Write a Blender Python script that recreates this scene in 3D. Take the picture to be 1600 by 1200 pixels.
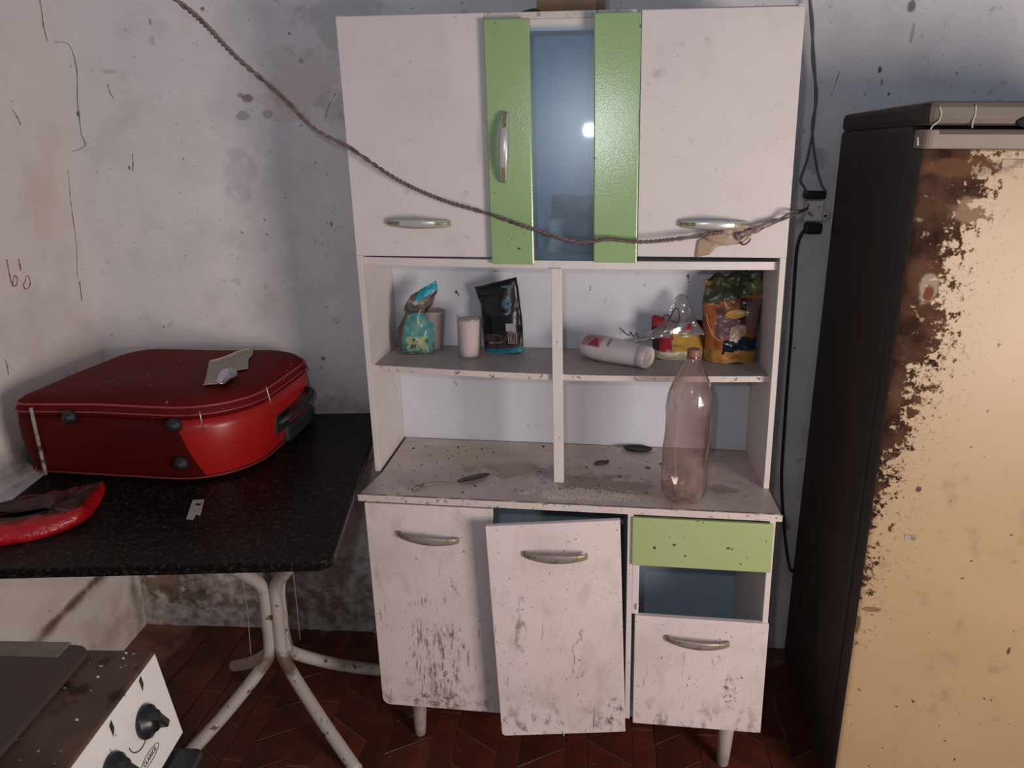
import bpy, bmesh, math, random
from mathutils import Vector, Matrix, noise
random.seed(7)
C = bpy.context.scene.collection
scn = bpy.context.scene
for o in list(bpy.data.objects): bpy.data.objects.remove(o)

# ------------------------------------------------------------------ camera
CX, CY, CZ, YAW, PIT, ROLL, FPX = 0.0701, -1.8694, 1.6456, 0.1161, 0.2992, 0.0064, 1187.0
fw = Vector((-math.sin(YAW)*math.cos(PIT), math.cos(YAW)*math.cos(PIT), -math.sin(PIT)))
rt = Vector((math.cos(YAW), math.sin(YAW), 0)); up = rt.cross(fw)
r2 = rt*math.cos(ROLL)+up*math.sin(ROLL); u2 = -rt*math.sin(ROLL)+up*math.cos(ROLL)
cam = bpy.data.cameras.new('camera'); co = bpy.data.objects.new('camera', cam); C.objects.link(co)
m = Matrix((r2, u2, -fw)).transposed().to_4x4(); m.translation = (CX, CY, CZ)
co.matrix_world = m; cam.sensor_width = 36; cam.lens = FPX/1600*36; cam.clip_start = .01
scn.camera = co

def P(u, v, **k):
    """a point of a real plane (x=, y= or z=) seen at a pixel of the 1600x1200 frame"""
    d = fw + r2*((u-800)/FPX) + u2*((600-v)/FPX)
    ax, val = list(k.items())[0]; i = 'xyz'.index(ax)
    return Vector((CX, CY, CZ)) + d*((val-(CX, CY, CZ)[i])/d[i])

WY = lambda x: .43+.065*x                 # back wall line, left wall line
LX = lambda y: -1.513+.065*(.332-y)
def on_wall(u, v, d=.0):
    dd = fw + r2*((u-800)/FPX) + u2*((600-v)/FPX); t = (WY(CX)-CY+d)/(dd.y-.065*dd.x); return Vector((CX, CY, CZ))+dd*t
def on_left(u, v):
    dd = fw + r2*((u-800)/FPX) + u2*((600-v)/FPX); k = -1.513+.065*.332; t = (k-.065*CY-CX)/(dd.x+.065*dd.y); return Vector((CX, CY, CZ))+dd*t

# ------------------------------------------------------------------ light
scn.view_settings.view_transform = 'Standard'; scn.view_settings.look = 'None'
scn.view_settings.gamma = 1; scn.view_settings.exposure = -0.12
w = bpy.data.worlds.new('world'); scn.world = w; w.use_nodes = True
w.node_tree.nodes['Background'].inputs[0].default_value = (.52, .61, .82, 1)
w.node_tree.nodes['Background'].inputs[1].default_value = .25
def area(name, loc, tgt, sx, sy, power, col):
    l = bpy.data.lights.new(name, 'AREA'); l.shape = 'RECTANGLE'; l.size = sx; l.size_y = sy
    l.energy = power; l.color = col
    o = bpy.data.objects.new(name, l); C.objects.link(o); o.location = loc
    o.rotation_euler = (Vector(tgt)-Vector(loc)).to_track_quat('-Z', 'Y').to_euler(); return o
area('phone_flash', (CX-.08, CY-.02, CZ+.09), (0, .3, 1.2), .035, .035, 4.2, (.92, .97, 1))
area('doorway_daylight', (1.75, -2.0, 1.12), (-.4, .3, .75), .8, .8, 47, (1, .86, .785))

# ------------------------------------------------------------------ helpers
off = {}
def empty(name, loc, label, cat, group=None):
    o = bpy.data.objects.new(name, None); C.objects.link(o); o.location = loc; o.empty_display_size = .05
    o['label'] = label; o['category'] = cat
    if group: o['group'] = group
    off[o.name] = Vector(loc); return o
def tag(o, label=None, cat=None, group=None, kind=None):
    if label: o['label'] = label
    if cat: o['category'] = cat
    if group: o['group'] = group
    if kind: o['kind'] = kind
    return o
def link(name, me, mat, parent=None, smooth=False, bevel=0, base=None):
    """mesh given in world coordinates; kept relative to its thing's base"""
    o = bpy.data.objects.new(name, me); C.objects.link(o)
    b = off[parent.name] if parent else (Vector(base) if base else Vector((0, 0, 0)))
    if b.length: me.transform(Matrix.Translation(-b))
    if parent: o.parent = parent
    else: o.location = b
    off[o.name] = b
    for mm in (mat if isinstance(mat, (list, tuple)) else [mat]): me.materials.append(mm)
    if smooth:
        for p in me.polygons: p.use_smooth = True
    if bevel:
        md = o.modifiers.new('bevel', 'BEVEL'); md.width = bevel; md.segments = 2; md.limit_method = 'ANGLE'
    me.update(); return o
def mesh(V, F):
    me = bpy.data.meshes.new('m'); me.from_pydata([tuple(v) for v in V], [], F); me.validate(); return me
def boxvf(b, T=None):
    x0, x1, y0, y1, z0, z1 = b
    V = [(x, y, z) for x in (x0, x1) for y in (y0, y1) for z in (z0, z1)]
    if T: V = [T(*v) for v in V]
    F = [(0, 1, 3, 2), (4, 6, 7, 5), (0, 4, 5, 1), (2, 3, 7, 6), (0, 2, 6, 4), (1, 5, 7, 3)]
    return V, F
def box(name, b, mat, parent=None, T=None, bevel=.0015, **k):
    V, F = boxvf(b, T); return link(name, mesh(V, F), mat, parent, bevel=bevel, **k)
def boxes(name, bs, mat, parent=None, T=None, bevel=.0015, **k):
    V, F = [], []
    for b in bs:
        v, f = boxvf(b, T); n = len(V); V += v; F += [tuple(i+n for i in q) for q in f]
    return link(name, mesh(V, F), mat, parent, bevel=bevel, **k)
def prism(name, pts, z0, z1, mat, parent=None, T=None, bevel=0, axis='z', **k):
    """pts: closed outline; extruded along axis"""
    n = len(pts); V = []
    for z in (z0, z1):
        for a, b in pts:
            v = (a, b, z) if axis == 'z' else ((a, z, b) if axis == 'y' else (z, a, b))
            V.append(T(*v) if T else v)
    F = [tuple(range(n)), tuple(range(2*n-1, n-1, -1))]+[(i, (i+1) % n, n+(i+1) % n, n+i) for i in range(n)]
    me = mesh(V, F); bm = bmesh.new(); bm.from_mesh(me); bmesh.ops.recalc_face_normals(bm, faces=bm.faces); bm.to_mesh(me); bm.free()
    return link(name, me, mat, parent, bevel=bevel, **k)
def smoothpath(pts, n=6):
    pts = [Vector(p) for p in pts]; out = []
    for i in range(len(pts)-1):
        a, b, c, d = pts[max(i-1, 0)], pts[i], pts[i+1], pts[min(i+2, len(pts)-1)]
        for k in range(n):
            t = k/n
            out.append(.5*((2*b)+(c-a)*t+(2*a-5*b+4*c-d)*t*t+(3*b-a-3*c+d)*t**3))
    return out+[pts[-1]]
def tubevf(path, r, n=8, V=None, F=None, flat=1.0):
    V = [] if V is None else V; F = [] if F is None else F
    base = len(V); path = [Vector(p) for p in path]; N = None
    for i, p in enumerate(path):
        t = (path[min(i+1, len(path)-1)]-path[max(i-1, 0)]).normalized()
        if N is None: N = t.orthogonal().normalized()
        N = (N-t*N.dot(t)).normalized(); B = t.cross(N)
        rr = r(i/(len(path)-1)) if callable(r) else r
        for k in range(n):
            a = 2*math.pi*k/n; V.append(p+(N*math.cos(a)+B*math.sin(a)*flat)*rr)
    for i in range(len(path)-1):
        for k in range(n):
            a = base+i*n+k; b = base+i*n+(k+1) % n; F.append((a, b, b+n, a+n))
    F.append(tuple(base+k for k in range(n))[::-1]); F.append(tuple(base+(len(path)-1)*n+k for k in range(n)))
    return V, F
def tube(name, pts, r, mat, parent=None, n=10, sm=6, **k):
    V, F = tubevf(smoothpath(pts, sm) if sm else pts, r, n); return link(name, mesh(V, F), mat, parent, smooth=True, **k)
def lathe(name, prof, mat, parent=None, M=Matrix(), n=32, warp=None, **k):
    V, F = [], []
    for r, z in prof:
        for i in range(n):
            a = 2*math.pi*i/n; v = Vector((r*math.cos(a), r*math.sin(a), z))
            if warp: v = warp(v, a, z)
            V.append(M @ v)
    for j in range(len(prof)-1):
        for i in range(n):
            a = j*n+i; b = j*n+(i+1) % n; F.append((a, b, b+n, a+n))
    if prof[0][0] > 1e-5: F.append(tuple(range(n))[::-1])
    if prof[-1][0] > 1e-5 and not k.pop('open_top', False): F.append(tuple((len(prof)-1)*n+i for i in range(n)))
    k.pop('open_top', None)
    return link(name, mesh(V, F), mat, parent, smooth=True, **k)
def text(name, s, size, M, mat, parent, extrude=.0003):
    cu = bpy.data.curves.new('t', 'FONT'); cu.body = s; cu.size = size; cu.align_x = 'CENTER'; cu.align_y = 'CENTER'; cu.extrude = extrude
    o = bpy.data.objects.new('t', cu); C.objects.link(o); bpy.context.view_layer.update()
    me = bpy.data.meshes.new_from_object(o.evaluated_get(bpy.context.evaluated_depsgraph_get()))
    bpy.data.objects.remove(o); me.materials.clear(); me.transform(M)
    return link(name, me, mat, parent)
def frame(o, xa, ya, za):
    m = Matrix((Vector(xa).normalized(), Vector(ya).normalized(), Vector(za).normalized())).transposed().to_4x4(); m.translation = Vector(o); return m
FRONT = lambda o, roll=0: Matrix.Translation(Vector(o)) @ Matrix.Rotation(math.pi/2, 4, 'X') @ Matrix.Rotation(roll, 4, 'Z')

# ------------------------------------------------------------------ materials
class NT:
    def __init__(s, name):
        s.m = bpy.data.materials.new(name); s.m.use_nodes = True; s.t = s.m.node_tree; s.n = s.t.nodes; s.l = s.t.links
        s.b = s.n['Principled BSDF']; s.co = s.n.new('ShaderNodeTexCoord').outputs['Object']
    def put(s, sock, v):
        if hasattr(v, 'is_output'): s.l.new(v, sock)
        elif isinstance(v, (tuple, list)) and len(v) == 3 and sock.type == 'RGBA': sock.default_value = (*v, 1)
        else: sock.default_value = v
    def math(s, op, a, b=0, clamp=False):
        n = s.n.new('ShaderNodeMath'); n.operation = op; n.use_clamp = clamp; s.put(n.inputs[0], a); s.put(n.inputs[1], b); return n.outputs[0]
    def vec(s, op, a, b):
        n = s.n.new('ShaderNodeVectorMath'); n.operation = op; s.put(n.inputs[0], a); s.put(n.inputs[1], b)
        return n.outputs['Value'] if op in ('LENGTH', 'DISTANCE') else n.outputs[0]
    def noise(s, scale, st=(1, 1, 1), detail=4, offs=0, rough=.55):
        v = s.vec('MULTIPLY', s.co, st)
        if offs: v = s.vec('ADD', v, (offs, offs*.7, offs*1.3))
        n = s.n.new('ShaderNodeTexNoise'); n.inputs['Scale'].default_value = scale; n.inputs['Detail'].default_value = detail
        n.inputs['Roughness'].default_value = rough; s.put(n.inputs['Vector'], v); return n.outputs['Fac']
    def ramp(s, v, a, b):
        n = s.n.new('ShaderNodeMapRange'); n.clamp = True; s.put(n.inputs['Value'], v)
        n.inputs['From Min'].default_value = a; n.inputs['From Max'].default_value = b; return n.outputs[0]
    def axis(s, i):
        if not hasattr(s, 'sep'):
            s.sep = s.n.new('ShaderNodeSeparateXYZ'); s.put(s.sep.inputs[0], s.co)
        return s.sep.outputs[i]
    def mix(s, f, a, b):
        n = s.n.new('ShaderNodeMix'); n.data_type = 'RGBA'; s.put(n.inputs[0], f); s.put(n.inputs[6], a); s.put(n.inputs[7], b); return n.outputs[2]
def mat(name, base, rough=.6, metal=0, layers=(), blobs=(), spec=.5, bump=None, coat=0, alpha=1, trans=0):
    """layers: dict(s scale, st stretch, lo, hi, c colour, f strength, g=[(axis,a,b)] fades, o offset, d detail)"""
    s = NT(name); col = (*base, 1)
    for i, L in enumerate(layers):
        k = s.ramp(s.noise(L['s'], L.get('st', (1, 1, 1)), L.get('d', 4), L.get('o', i*3.7+1)), L['lo'], L['hi'])
        for (ax, a, b) in L.get('g', ()): k = s.math('MULTIPLY', k, s.ramp(s.axis(ax), a, b))
        k = s.math('MULTIPLY', k, L.get('f', 1)); col = s.mix(k, col, (*L['c'], 1))
    if blobs:
        wob = s.ramp(s.noise(blobs[0].get('ws', 14), detail=6, offs=5.3), .2, .8)
        for B in blobs:
            d = s.vec('LENGTH', s.vec('DIVIDE', s.vec('SUBTRACT', s.co, B['p']), B['r']), (0, 0, 0))
            k = s.math('SUBTRACT', s.math('ADD', 1.0-.5*B.get('w', .9), s.math('MULTIPLY', wob, B.get('w', .9))), d)
            k = s.math('MULTIPLY', s.ramp(k, 0, B.get('e', 1.0 if max(B['r'][0], B['r'][2]) > .24 or (B['r'][0] == .3 and max(B['r'][1:]) > .1) else .35)), B.get('f', 1))
            if 'gr' in B: k = s.math('MULTIPLY', k, s.ramp(s.noise(B['gr'], B.get('gs', (1, 1, .35)), 7, 8.8, .7), .50, .60))
            col = s.mix(k, col, (*B['c'], 1))
    s.put(s.b.inputs['Base Color'], col)
    s.b.inputs['Roughness'].default_value = rough; s.b.inputs['Metallic'].default_value = metal
    s.b.inputs['Specular IOR Level'].default_value = spec; s.b.inputs['Coat Weight'].default_value = coat
    s.b.inputs['Alpha'].default_value = alpha; s.b.inputs['Transmission Weight'].default_value = trans
    if bump:
        n = s.n.new('ShaderNodeBump'); n.inputs['Strength'].default_value = bump[1]; n.inputs['Distance'].default_value = bump[2] if len(bump) > 2 else .002
        s.put(n.inputs['Height'], s.noise(bump[0], detail=3, offs=2)); s.l.new(n.outputs[0], s.b.inputs['Normal'])
    return s.m
def clear(name, tint, dust, dustcol, rough=.08, gl=1.0, bump=None, halo=0):
    """thin clear sheet: tinted see-through, reflecting, with a film of dust"""
    s = NT(name); out = s.n['Material Output']
    tr = s.n.new('ShaderNodeBsdfTransparent'); tr.inputs[0].default_value = (*tint, 1)
    df = s.n.new('ShaderNodeBsdfDiffuse'); s.put(df.inputs[0], dustcol)
    g = s.n.new('ShaderNodeBsdfGlossy'); g.inputs['Roughness'].default_value = rough
    m1 = s.n.new('ShaderNodeMixShader'); s.l.new(tr.outputs[0], m1.inputs[1]); s.l.new(df.outputs[0], m1.inputs[2])
    s.put(m1.inputs[0], s.math('MULTIPLY', s.ramp(s.noise(18, detail=8, offs=3), .25, .8), dust*2, True))
    lw_ = s.n.new('ShaderNodeLayerWeight'); lw_.inputs[0].default_value = .5; fc = s.math('ADD', .045, s.math('MULTIPLY', s.math('POWER', lw_.outputs['Facing'], 4), .9))
    m2 = s.n.new('ShaderNodeMixShader'); s.put(m2.inputs[0], s.math('MULTIPLY', fc, gl, True))
    if halo:
        g2 = s.n.new('ShaderNodeBsdfGlossy'); g2.inputs['Roughness'].default_value = halo; g1 = g; m3 = s.n.new('ShaderNodeMixShader'); m3.inputs[0].default_value = .72; s.l.new(g1.outputs[0], m3.inputs[1]); s.l.new(g2.outputs[0], m3.inputs[2]); g = m3
    s.l.new(m1.outputs[0], m2.inputs[1]); s.l.new(g.outputs[0], m2.inputs[2]); s.l.new(m2.outputs[0], out.inputs[0])
    if bump:
        n = s.n.new('ShaderNodeBump'); n.inputs['Strength'].default_value = bump[1]; n.inputs['Distance'].default_value = .004
        s.put(n.inputs['Height'], s.noise(bump[0], detail=3)); s.l.new(n.outputs[0], (g1 if halo else g).inputs['Normal'])
    return s.m
DK = (.035, .022, .018); BR = (.13, .07, .04)
SPECK = dict(s=60, lo=.70, hi=.735, c=DK, d=2, f=.85)
white_up = mat('white_lacquer', (.73, .66, .64), .42, layers=[dict(s=5, lo=.42, hi=.72, c=(.62, .555, .54), f=.6, d=7), dict(s=30, lo=.66, hi=.74, c=(.42, .34, .30), f=.5, d=7), dict(s=110, lo=.735, hi=.755, c=DK, d=3, f=.7),
    dict(s=9, lo=.62, hi=.8, c=(.45, .38, .34), f=.35)], bump=(160, .12))
white_in = mat('white_inner_board', (.64, .66, .72), .5, layers=[dict(s=6, lo=.5, hi=.8, c=(.50, .51, .56), f=.6), dict(s=48, lo=.70, hi=.73, c=DK, d=5, f=.9, st=(1, 1, .6))], bump=(120, .08))
def lowwhite(name, seed, blobs=()):
    return mat(name, (.76, .66, .64), .5, layers=[
        dict(s=5, lo=.45, hi=.8, c=(.56, .47, .44), f=.7, o=seed, d=7),
        dict(s=160, lo=.665, hi=.70, c=BR, d=4, f=.8, o=seed+2),
        dict(s=90, st=(1.5, 1, .09), lo=.67, hi=.70, c=DK, d=8, f=.7, o=seed+5, g=[(2, .80, .3)]),
        dict(s=34, st=(1, 1, .6), lo=.52, hi=.62, c=(.13, .085, .065), d=10, f=.85, o=seed+7, g=[(2, .27, .14)]), dict(s=20, st=(1, 1, .5), lo=.54, hi=.66, c=(.44, .35, .32), d=9, f=.3, o=seed+11),
        dict(s=105, lo=.70, hi=.72, c=DK, d=3, f=.8, o=seed+8, st=(1, 1, .7))], blobs=blobs, bump=(140, .12))
white_low = [lowwhite('white_door_grimy', 1, [dict(p=(-.37, -.15, .32), r=(.05, .1, .19), c=(.10, .065, .05), f=.7, w=1.9, gr=150, gs=(1, 1, .16)), dict(p=(-.30, -.15, .30), r=(.05, .1, .15), c=(.08, .05, .04), f=.75, w=1.9, gr=110, gs=(1, 1, .28)), dict(p=(-.28, -.15, .55), r=(.014, .1, .04), c=DK, f=.8, w=1.4, gr=90), dict(p=(-.465, -.15, .36), r=(.035, .1, .014), c=(.2, .16, .14), f=.5, w=1.4, gr=40), dict(p=(-.33, -.15, .18), r=(.13, .1, .035), c=BR, f=.8, w=1.6, gr=50, gs=(1, 1, 1))]),
             lowwhite('white_door_loose', 14, [dict(p=(.15, -.17, .22), r=(.022, .1, .06), c=DK, f=.9, w=1.6, gr=60, gs=(1, 1, .7)), dict(p=(-.10, -.2, .46), r=(.02, .1, .10), c=BR, f=.6, w=1.5, gr=60), dict(p=(.05, -.2, .40), r=(.02, .1, .10), c=BR, f=.6, w=1.5, gr=60)]),
             lowwhite('white_door_right', 27, [dict(p=(.45, -.15, .28), r=(.022, .1, .06), c=BR, f=.8, w=1.5, gr=70, gs=(1, 1, 1)), dict(p=(.41, -.15, .38), r=(.02, .1, .03), c=(.3, .22, .17), f=.5, gr=60)])]
edge_mat = mat('worn_board_edge', (.68, .60, .56), .6, layers=[dict(s=90, lo=.60, hi=.65, c=BR, d=5, f=.9), dict(s=8, lo=.4, hi=.7, c=(.55, .47, .42), f=.6)])
white_side = mat('white_side_board', (.70, .635, .61), .5, layers=[dict(s=80, lo=.70, hi=.73, c=DK, d=3, f=.85), dict(s=40, st=(1, 1, .2), lo=.70, hi=.73, c=BR, d=4, f=.8), dict(s=5, lo=.45, hi=.8, c=(.54, .47, .44), f=.6)])
counter_mat = mat('grimy_white_counter', (.66, .55, .50), .42, layers=[
    dict(s=5, lo=.38, hi=.7, c=(.42, .31, .26), f=.9, d=7), dict(s=12, lo=.55, hi=.75, c=(.40, .34, .25), f=.5, d=7), dict(s=110, lo=.69, hi=.72, c=DK, d=4, f=.8), dict(s=40, lo=.69, hi=.71, c=(.07, .035, .025), d=6, f=.8), dict(s=26, lo=.30, hi=.5, c=(.09, .05, .035), d=5, f=.85, g=[(1, -.139, -.1445)])],
    blobs=[dict(p=(.10, -.03, .80), r=(.14, .09, .1), c=(.24, .12, .09), f=.7, w=1.4, ws=22), dict(p=(-.14, .05, .80), r=(.14, .06, .1), c=(.30, .17, .12), f=.6, w=1.4), dict(p=(.05, -.09, .80), r=(.15, .035, .1), c=(.80, .72, .64), f=.7, w=1.5),
           dict(p=(-.40, .22, .80), r=(.05, .02, .1), c=(.66, .60, .45), f=.6, w=1.5), dict(p=(-.25, .15, .80), r=(.2, .08, .1), c=(.56, .48, .33), f=.5, w=1.4), dict(p=(.40, -.02, .80), r=(.05, .03, .1), c=(.22, .12, .11), f=.5, w=1.4)])
shelf_mat = mat('dusty_shelf', (.42, .37, .355), .5, layers=[dict(s=7, lo=.4, hi=.75, c=(.30, .25, .235), f=.8), dict(s=60, lo=.71, hi=.73, c=DK, d=2)])
def gm(name, c, seed):
    return mat(name, c, .2, layers=[dict(s=5, lo=.4, hi=.8, c=tuple(x*.82 for x in c), f=.6, o=seed), dict(s=55, lo=.73, hi=.76, c=(.06, .07, .02), d=2, o=seed+1)], bump=(330, .28, .0008), spec=.8)
green = gm('lime_green_board', (.31, .46, .20), 2)
leg_dirty = mat('dusty_cone_leg', (.40, .34, .32), .6, layers=[dict(s=14, lo=.42, hi=.65, c=(.22, .17, .15), f=.9, d=7)])
green_low = mat('lime_green_drawer', (.38, .47, .20), .4, layers=[dict(s=5, lo=.4, hi=.75, c=(.44, .48, .27), f=.6), dict(s=55, lo=.71, hi=.74, c=(.08, .07, .02), d=2)],
                blobs=[dict(p=(.277, -.15, .712), r=(.005, .1, .004), c=(.09, .09, .03), w=1.2), dict(p=(.408, -.15, .712), r=(.006, .1, .004), c=(.12, .12, .05), w=1.3)])
silver = mat('worn_silver_plastic', (.55, .54, .52), .3, metal=.35, layers=[dict(s=60, lo=.62, hi=.7, c=(.2, .17, .14), d=4, f=.7)])
silver_low = mat('tarnished_silver', (.36, .31, .28), .35, metal=.35, layers=[dict(s=50, lo=.58, hi=.7, c=(.12, .09, .07), d=4, f=.8)])
olive = mat('yellowed_insert', (.25, .24, .10), .35, layers=[dict(s=90, lo=.5, hi=.7, c=(.08, .07, .04))])
black_pl = mat('black_plastic', (.012, .012, .014), .35)
black_rb = mat('black_rubber', (.014, .013, .016), .55)
dark_hole = mat('dark_recess', (.01, .008, .007), .8)
wall_b = [
    dict(p=(-.966, .36, 1.785), r=(.018, .3, .012), c=(.25, .15, .08), f=.8, w=1.2, ws=30), dict(p=(-.985, .36, 1.79), r=(.012, .3, .008), c=(.3, .2, .12), f=.7), dict(p=(-.985, .36, 1.735), r=(.022, .3, .014), c=(.30, .34, .27), f=.7),
    dict(p=(-.91, .36, 1.74), r=(.018, .3, .014), c=(.27, .32, .34), f=.8), dict(p=(-.80, .36, 1.83), r=(.14, .3, .10), c=(.68, .52, .43), f=.4, w=1.4), dict(p=(-.68, .36, 1.75), r=(.1, .3, .05), c=(.34, .36, .31), f=.3, w=1.4),
    dict(p=(-.68, .4, 2.0), r=(.12, .3, .12), c=(.5, .5, .46), f=.5, w=1.5), dict(p=(-.9, .36, 1.55), r=(.12, .3, .25), c=(.55, .52, .55), f=.4, w=1.6),
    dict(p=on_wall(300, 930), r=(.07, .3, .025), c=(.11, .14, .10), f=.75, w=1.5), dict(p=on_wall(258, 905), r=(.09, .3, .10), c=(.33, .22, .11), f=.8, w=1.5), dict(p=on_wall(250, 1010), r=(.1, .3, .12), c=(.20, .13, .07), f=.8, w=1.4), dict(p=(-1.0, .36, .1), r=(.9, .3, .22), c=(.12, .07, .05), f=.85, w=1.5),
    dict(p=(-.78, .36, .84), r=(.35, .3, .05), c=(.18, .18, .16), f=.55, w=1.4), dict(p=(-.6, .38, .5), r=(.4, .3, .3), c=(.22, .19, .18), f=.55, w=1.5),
    dict(p=(.87, .48, 2.02), r=(.012, .3, .02), c=(.10, .08, .07), f=.8, w=1.2), dict(p=(.88, .48, 1.96), r=(.008, .3, .03), c=(.2, .17, .15), f=.5, w=1.5), dict(p=(.66, .48, 1.62), r=(.03, .3, .04), c=(.2, .18, .2), f=.4, w=1.5)]
wall_mat = mat('grimy_plaster', (.85, .81, .80), .8, layers=[
    dict(s=2.2, lo=.38, hi=.7, c=(.70, .685, .70), f=.8), dict(s=7, lo=.48, hi=.75, c=(.55, .53, .53), f=.5, d=8), dict(s=4, lo=.6, hi=.75, c=(.47, .38, .31), f=.4, d=6), dict(s=42, lo=.70, hi=.725, c=(.12, .10, .10), d=5, f=.7),
    dict(s=110, lo=.69, hi=.72, c=(.10, .08, .08), d=4, f=.7), dict(s=16, lo=.66, hi=.70, c=(.42, .40, .41), d=6, f=.5), dict(s=3, lo=.35, hi=.75, c=(.20, .16, .14), f=.7, g=[(2, 1.05, .75)], d=7)], blobs=wall_b+[dict(p=on_wall(u, v), r=(r*.75, .3, r2_*.75), c=c, f=f, w=1.4) for u, v, r, r2_, c, f in ((235, 35, .005, .014, (.25, .23, .23), .8), (317, 14, .008, .008, (.12, .1, .1), .8), (452, 53, .007, .008, (.12, .11, .12), .8), (470, 95, .010, .010, (.16, .15, .16), .6), (65, 20, .006, .014, (.1, .08, .08), .8), (122, 178, .008, .012, (.12, .1, .1), .8), (518, 350, .005, .012, (.1, .1, .14), .8), (170, 112, .03, .008, (.45, .5, .45), .6), (345, 580, .3, .03, (.40, .40, .40), .4), (1375, 108, .007, .012, (.08, .07, .07), .9), (1378, 128, .006, .016, (.15, .13, .13), .7), (1389, 147, .005, .005, (.06, .05, .05), .9), (202, 262, .005, .010, (.08, .06, .06), .8), (375, 270, .07, .12, (.55, .53, .56), .5), (440, 175, .10, .05, (.66, .52, .44), .45), (505, 560, .008, .008, (.08, .08, .1), .8))], bump=(9, .35, .012))
wall_left_mat = mat('grimy_plaster_left_painted_shadow', (.82, .745, .71), .8, layers=[
    dict(s=2.2, lo=.38, hi=.7, c=(.76, .66, .60), f=.7), dict(s=7, lo=.5, hi=.75, c=(.62, .50, .42), f=.5, d=8), dict(s=45, lo=.715, hi=.745, c=(.12, .09, .08), d=3, f=.75)],
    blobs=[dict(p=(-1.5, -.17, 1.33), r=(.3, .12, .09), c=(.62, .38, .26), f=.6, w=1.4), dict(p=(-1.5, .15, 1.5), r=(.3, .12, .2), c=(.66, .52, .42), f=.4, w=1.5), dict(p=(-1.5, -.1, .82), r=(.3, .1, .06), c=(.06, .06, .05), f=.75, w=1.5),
           dict(p=(-1.5, .05, .92), r=(.3, .16, .10), c=(.19, .20, .20), f=.6, w=1.3), dict(p=(-1.5, .29, .2), r=(.3, .03, .45), c=(.16, .10, .06), f=.7, w=1.2), dict(p=(-1.5, .1, .1), r=(.3, .4, .12), c=(.3, .2, .11), f=.5, w=1.4)]  # grey patch behind the suitcase, dark band down the room corner
          + [dict(p=on_left(168-9.2*i, 888+9.4*i), r=(.3, .032, .022), c=(.10, .035, .02), f=.9, w=.7, e=.8) for i in range(11)] + [dict(p=on_left(150, 760), r=(.3, .2, .2), c=(.2, .2, .2), f=.3), dict(p=on_left(60, 1000), r=(.3, .5, .03), c=(.22, .16, .09), f=.7, w=1.4)], bump=(9, .35, .012))  # diagonal blob chain: a soft cast shadow painted into the wall colour
ledge_mat = mat('white_painted_ledge', (.82, .79, .77), .6, layers=[dict(s=14, lo=.55, hi=.7, c=(.3, .27, .24), f=.6)])
tile_m = [mat('red_floor_tile_%s' % n, c, .45, layers=[dict(s=9, lo=.4, hi=.7, c=(.030, .009, .007), f=.75, d=7), dict(s=50, lo=.72, hi=.75, c=(.25, .2, .17), d=2, f=.4)], bump=(60, .15)) for n, c in (('a', (.125, .026, .012)), ('b', (.14, .030, .014)), ('c', (.10, .022, .011)))]
grout = mat('dark_grout', (.28, .12, .09), .9, layers=[dict(s=10, lo=.4, hi=.7, c=(.07, .035, .025))])
granite = mat('black_granite', (.006, .005, .005), .38, layers=[dict(s=95, lo=.55, hi=.70, c=(.045, .028, .024), d=1, f=.8), dict(s=210, lo=.66, hi=.74, c=(.09, .07, .06), d=1, f=.6)], spec=.1)
leg_white = mat('chipped_white_enamel', (.50, .44, .41), .4, layers=[dict(s=40, lo=.62, hi=.67, c=BR, d=5), dict(s=16, lo=.6, hi=.7, c=(.30, .2, .14), d=6, f=.7)],
    blobs=[dict(p=(-.005, -.05, .215), r=(.1, .1, .035), c=(.12, .055, .03), f=.85, w=1.3)])
su_top = mat('dark_red_nylon_lid', (.135, .005, .005), .7, spec=.15, layers=[dict(s=5, lo=.4, hi=.7, c=(.08, .003, .004), f=.7), dict(s=60, lo=.77, hi=.78, c=(.5, .3, .3), d=1)], bump=(420, .3, .0006))
su_side = mat('red_vinyl_and_shaded_base', (.36, .010, .009), .33, layers=[dict(s=6, lo=.4, hi=.7, c=(.30, .009, .009), f=.6)], bump=(300, .15, .0006))
def base_panel(m):  # shade on the front base panel, put into the fabric colour
    t = m.node_tree; b = t.nodes['Principled BSDF']; s = NT.__new__(NT); s.m, s.t, s.n, s.l, s.b = m, t, t.nodes, t.links, b
    s.co = [n for n in t.nodes if n.type == 'TEX_COORD'][0].outputs['Object']
    k = s.math('LESS_THAN', s.math('ADD', s.axis(0), s.math('MULTIPLY', s.axis(2), .35)), .205)
    k = s.math('MULTIPLY', k, s.math('LESS_THAN', s.axis(1), -.17))
    old = b.inputs['Base Color'].links[0].from_socket
    dk = s.mix(s.ramp(s.noise(8, (.4, 1, 1.6), 6), .4, .7), (.085, .003, .003, 1), (.045, .0015, .002, 1)); s.put(b.inputs['Specular IOR Level'], s.math('SUBTRACT', .5, s.math('MULTIPLY', k, .35)))
    s.put(b.inputs['Base Color'], s.mix(k, old, dk)); s.put(b.inputs['Roughness'], s.math('ADD', .33, s.math('MULTIPLY', k, .3)))
base_panel(su_side)
piping = mat('red_piping', (.30, .045, .04), .4); zipm = mat('zip_metal', (.55, .4, .3), .3, metal=.8)
grey_rag = mat('frayed_grey_strip', (.33, .28, .27), .7, layers=[dict(s=40, lo=.5, hi=.6, c=(.06, .05, .05))])
stove_w = mat('white_enamel', (.72, .70, .67), .3, layers=[dict(s=80, lo=.72, hi=.74, c=DK, d=2), dict(s=5, lo=.5, hi=.7, c=(.64, .58, .50), f=.6)],
    blobs=[dict(p=P(222, 1125, x=-.645)-Vector((-.9, -1.1, 0)), r=(.06, .03, .035), c=(.10, .11, .11), f=.65, w=.8, e=.9)])
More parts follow.
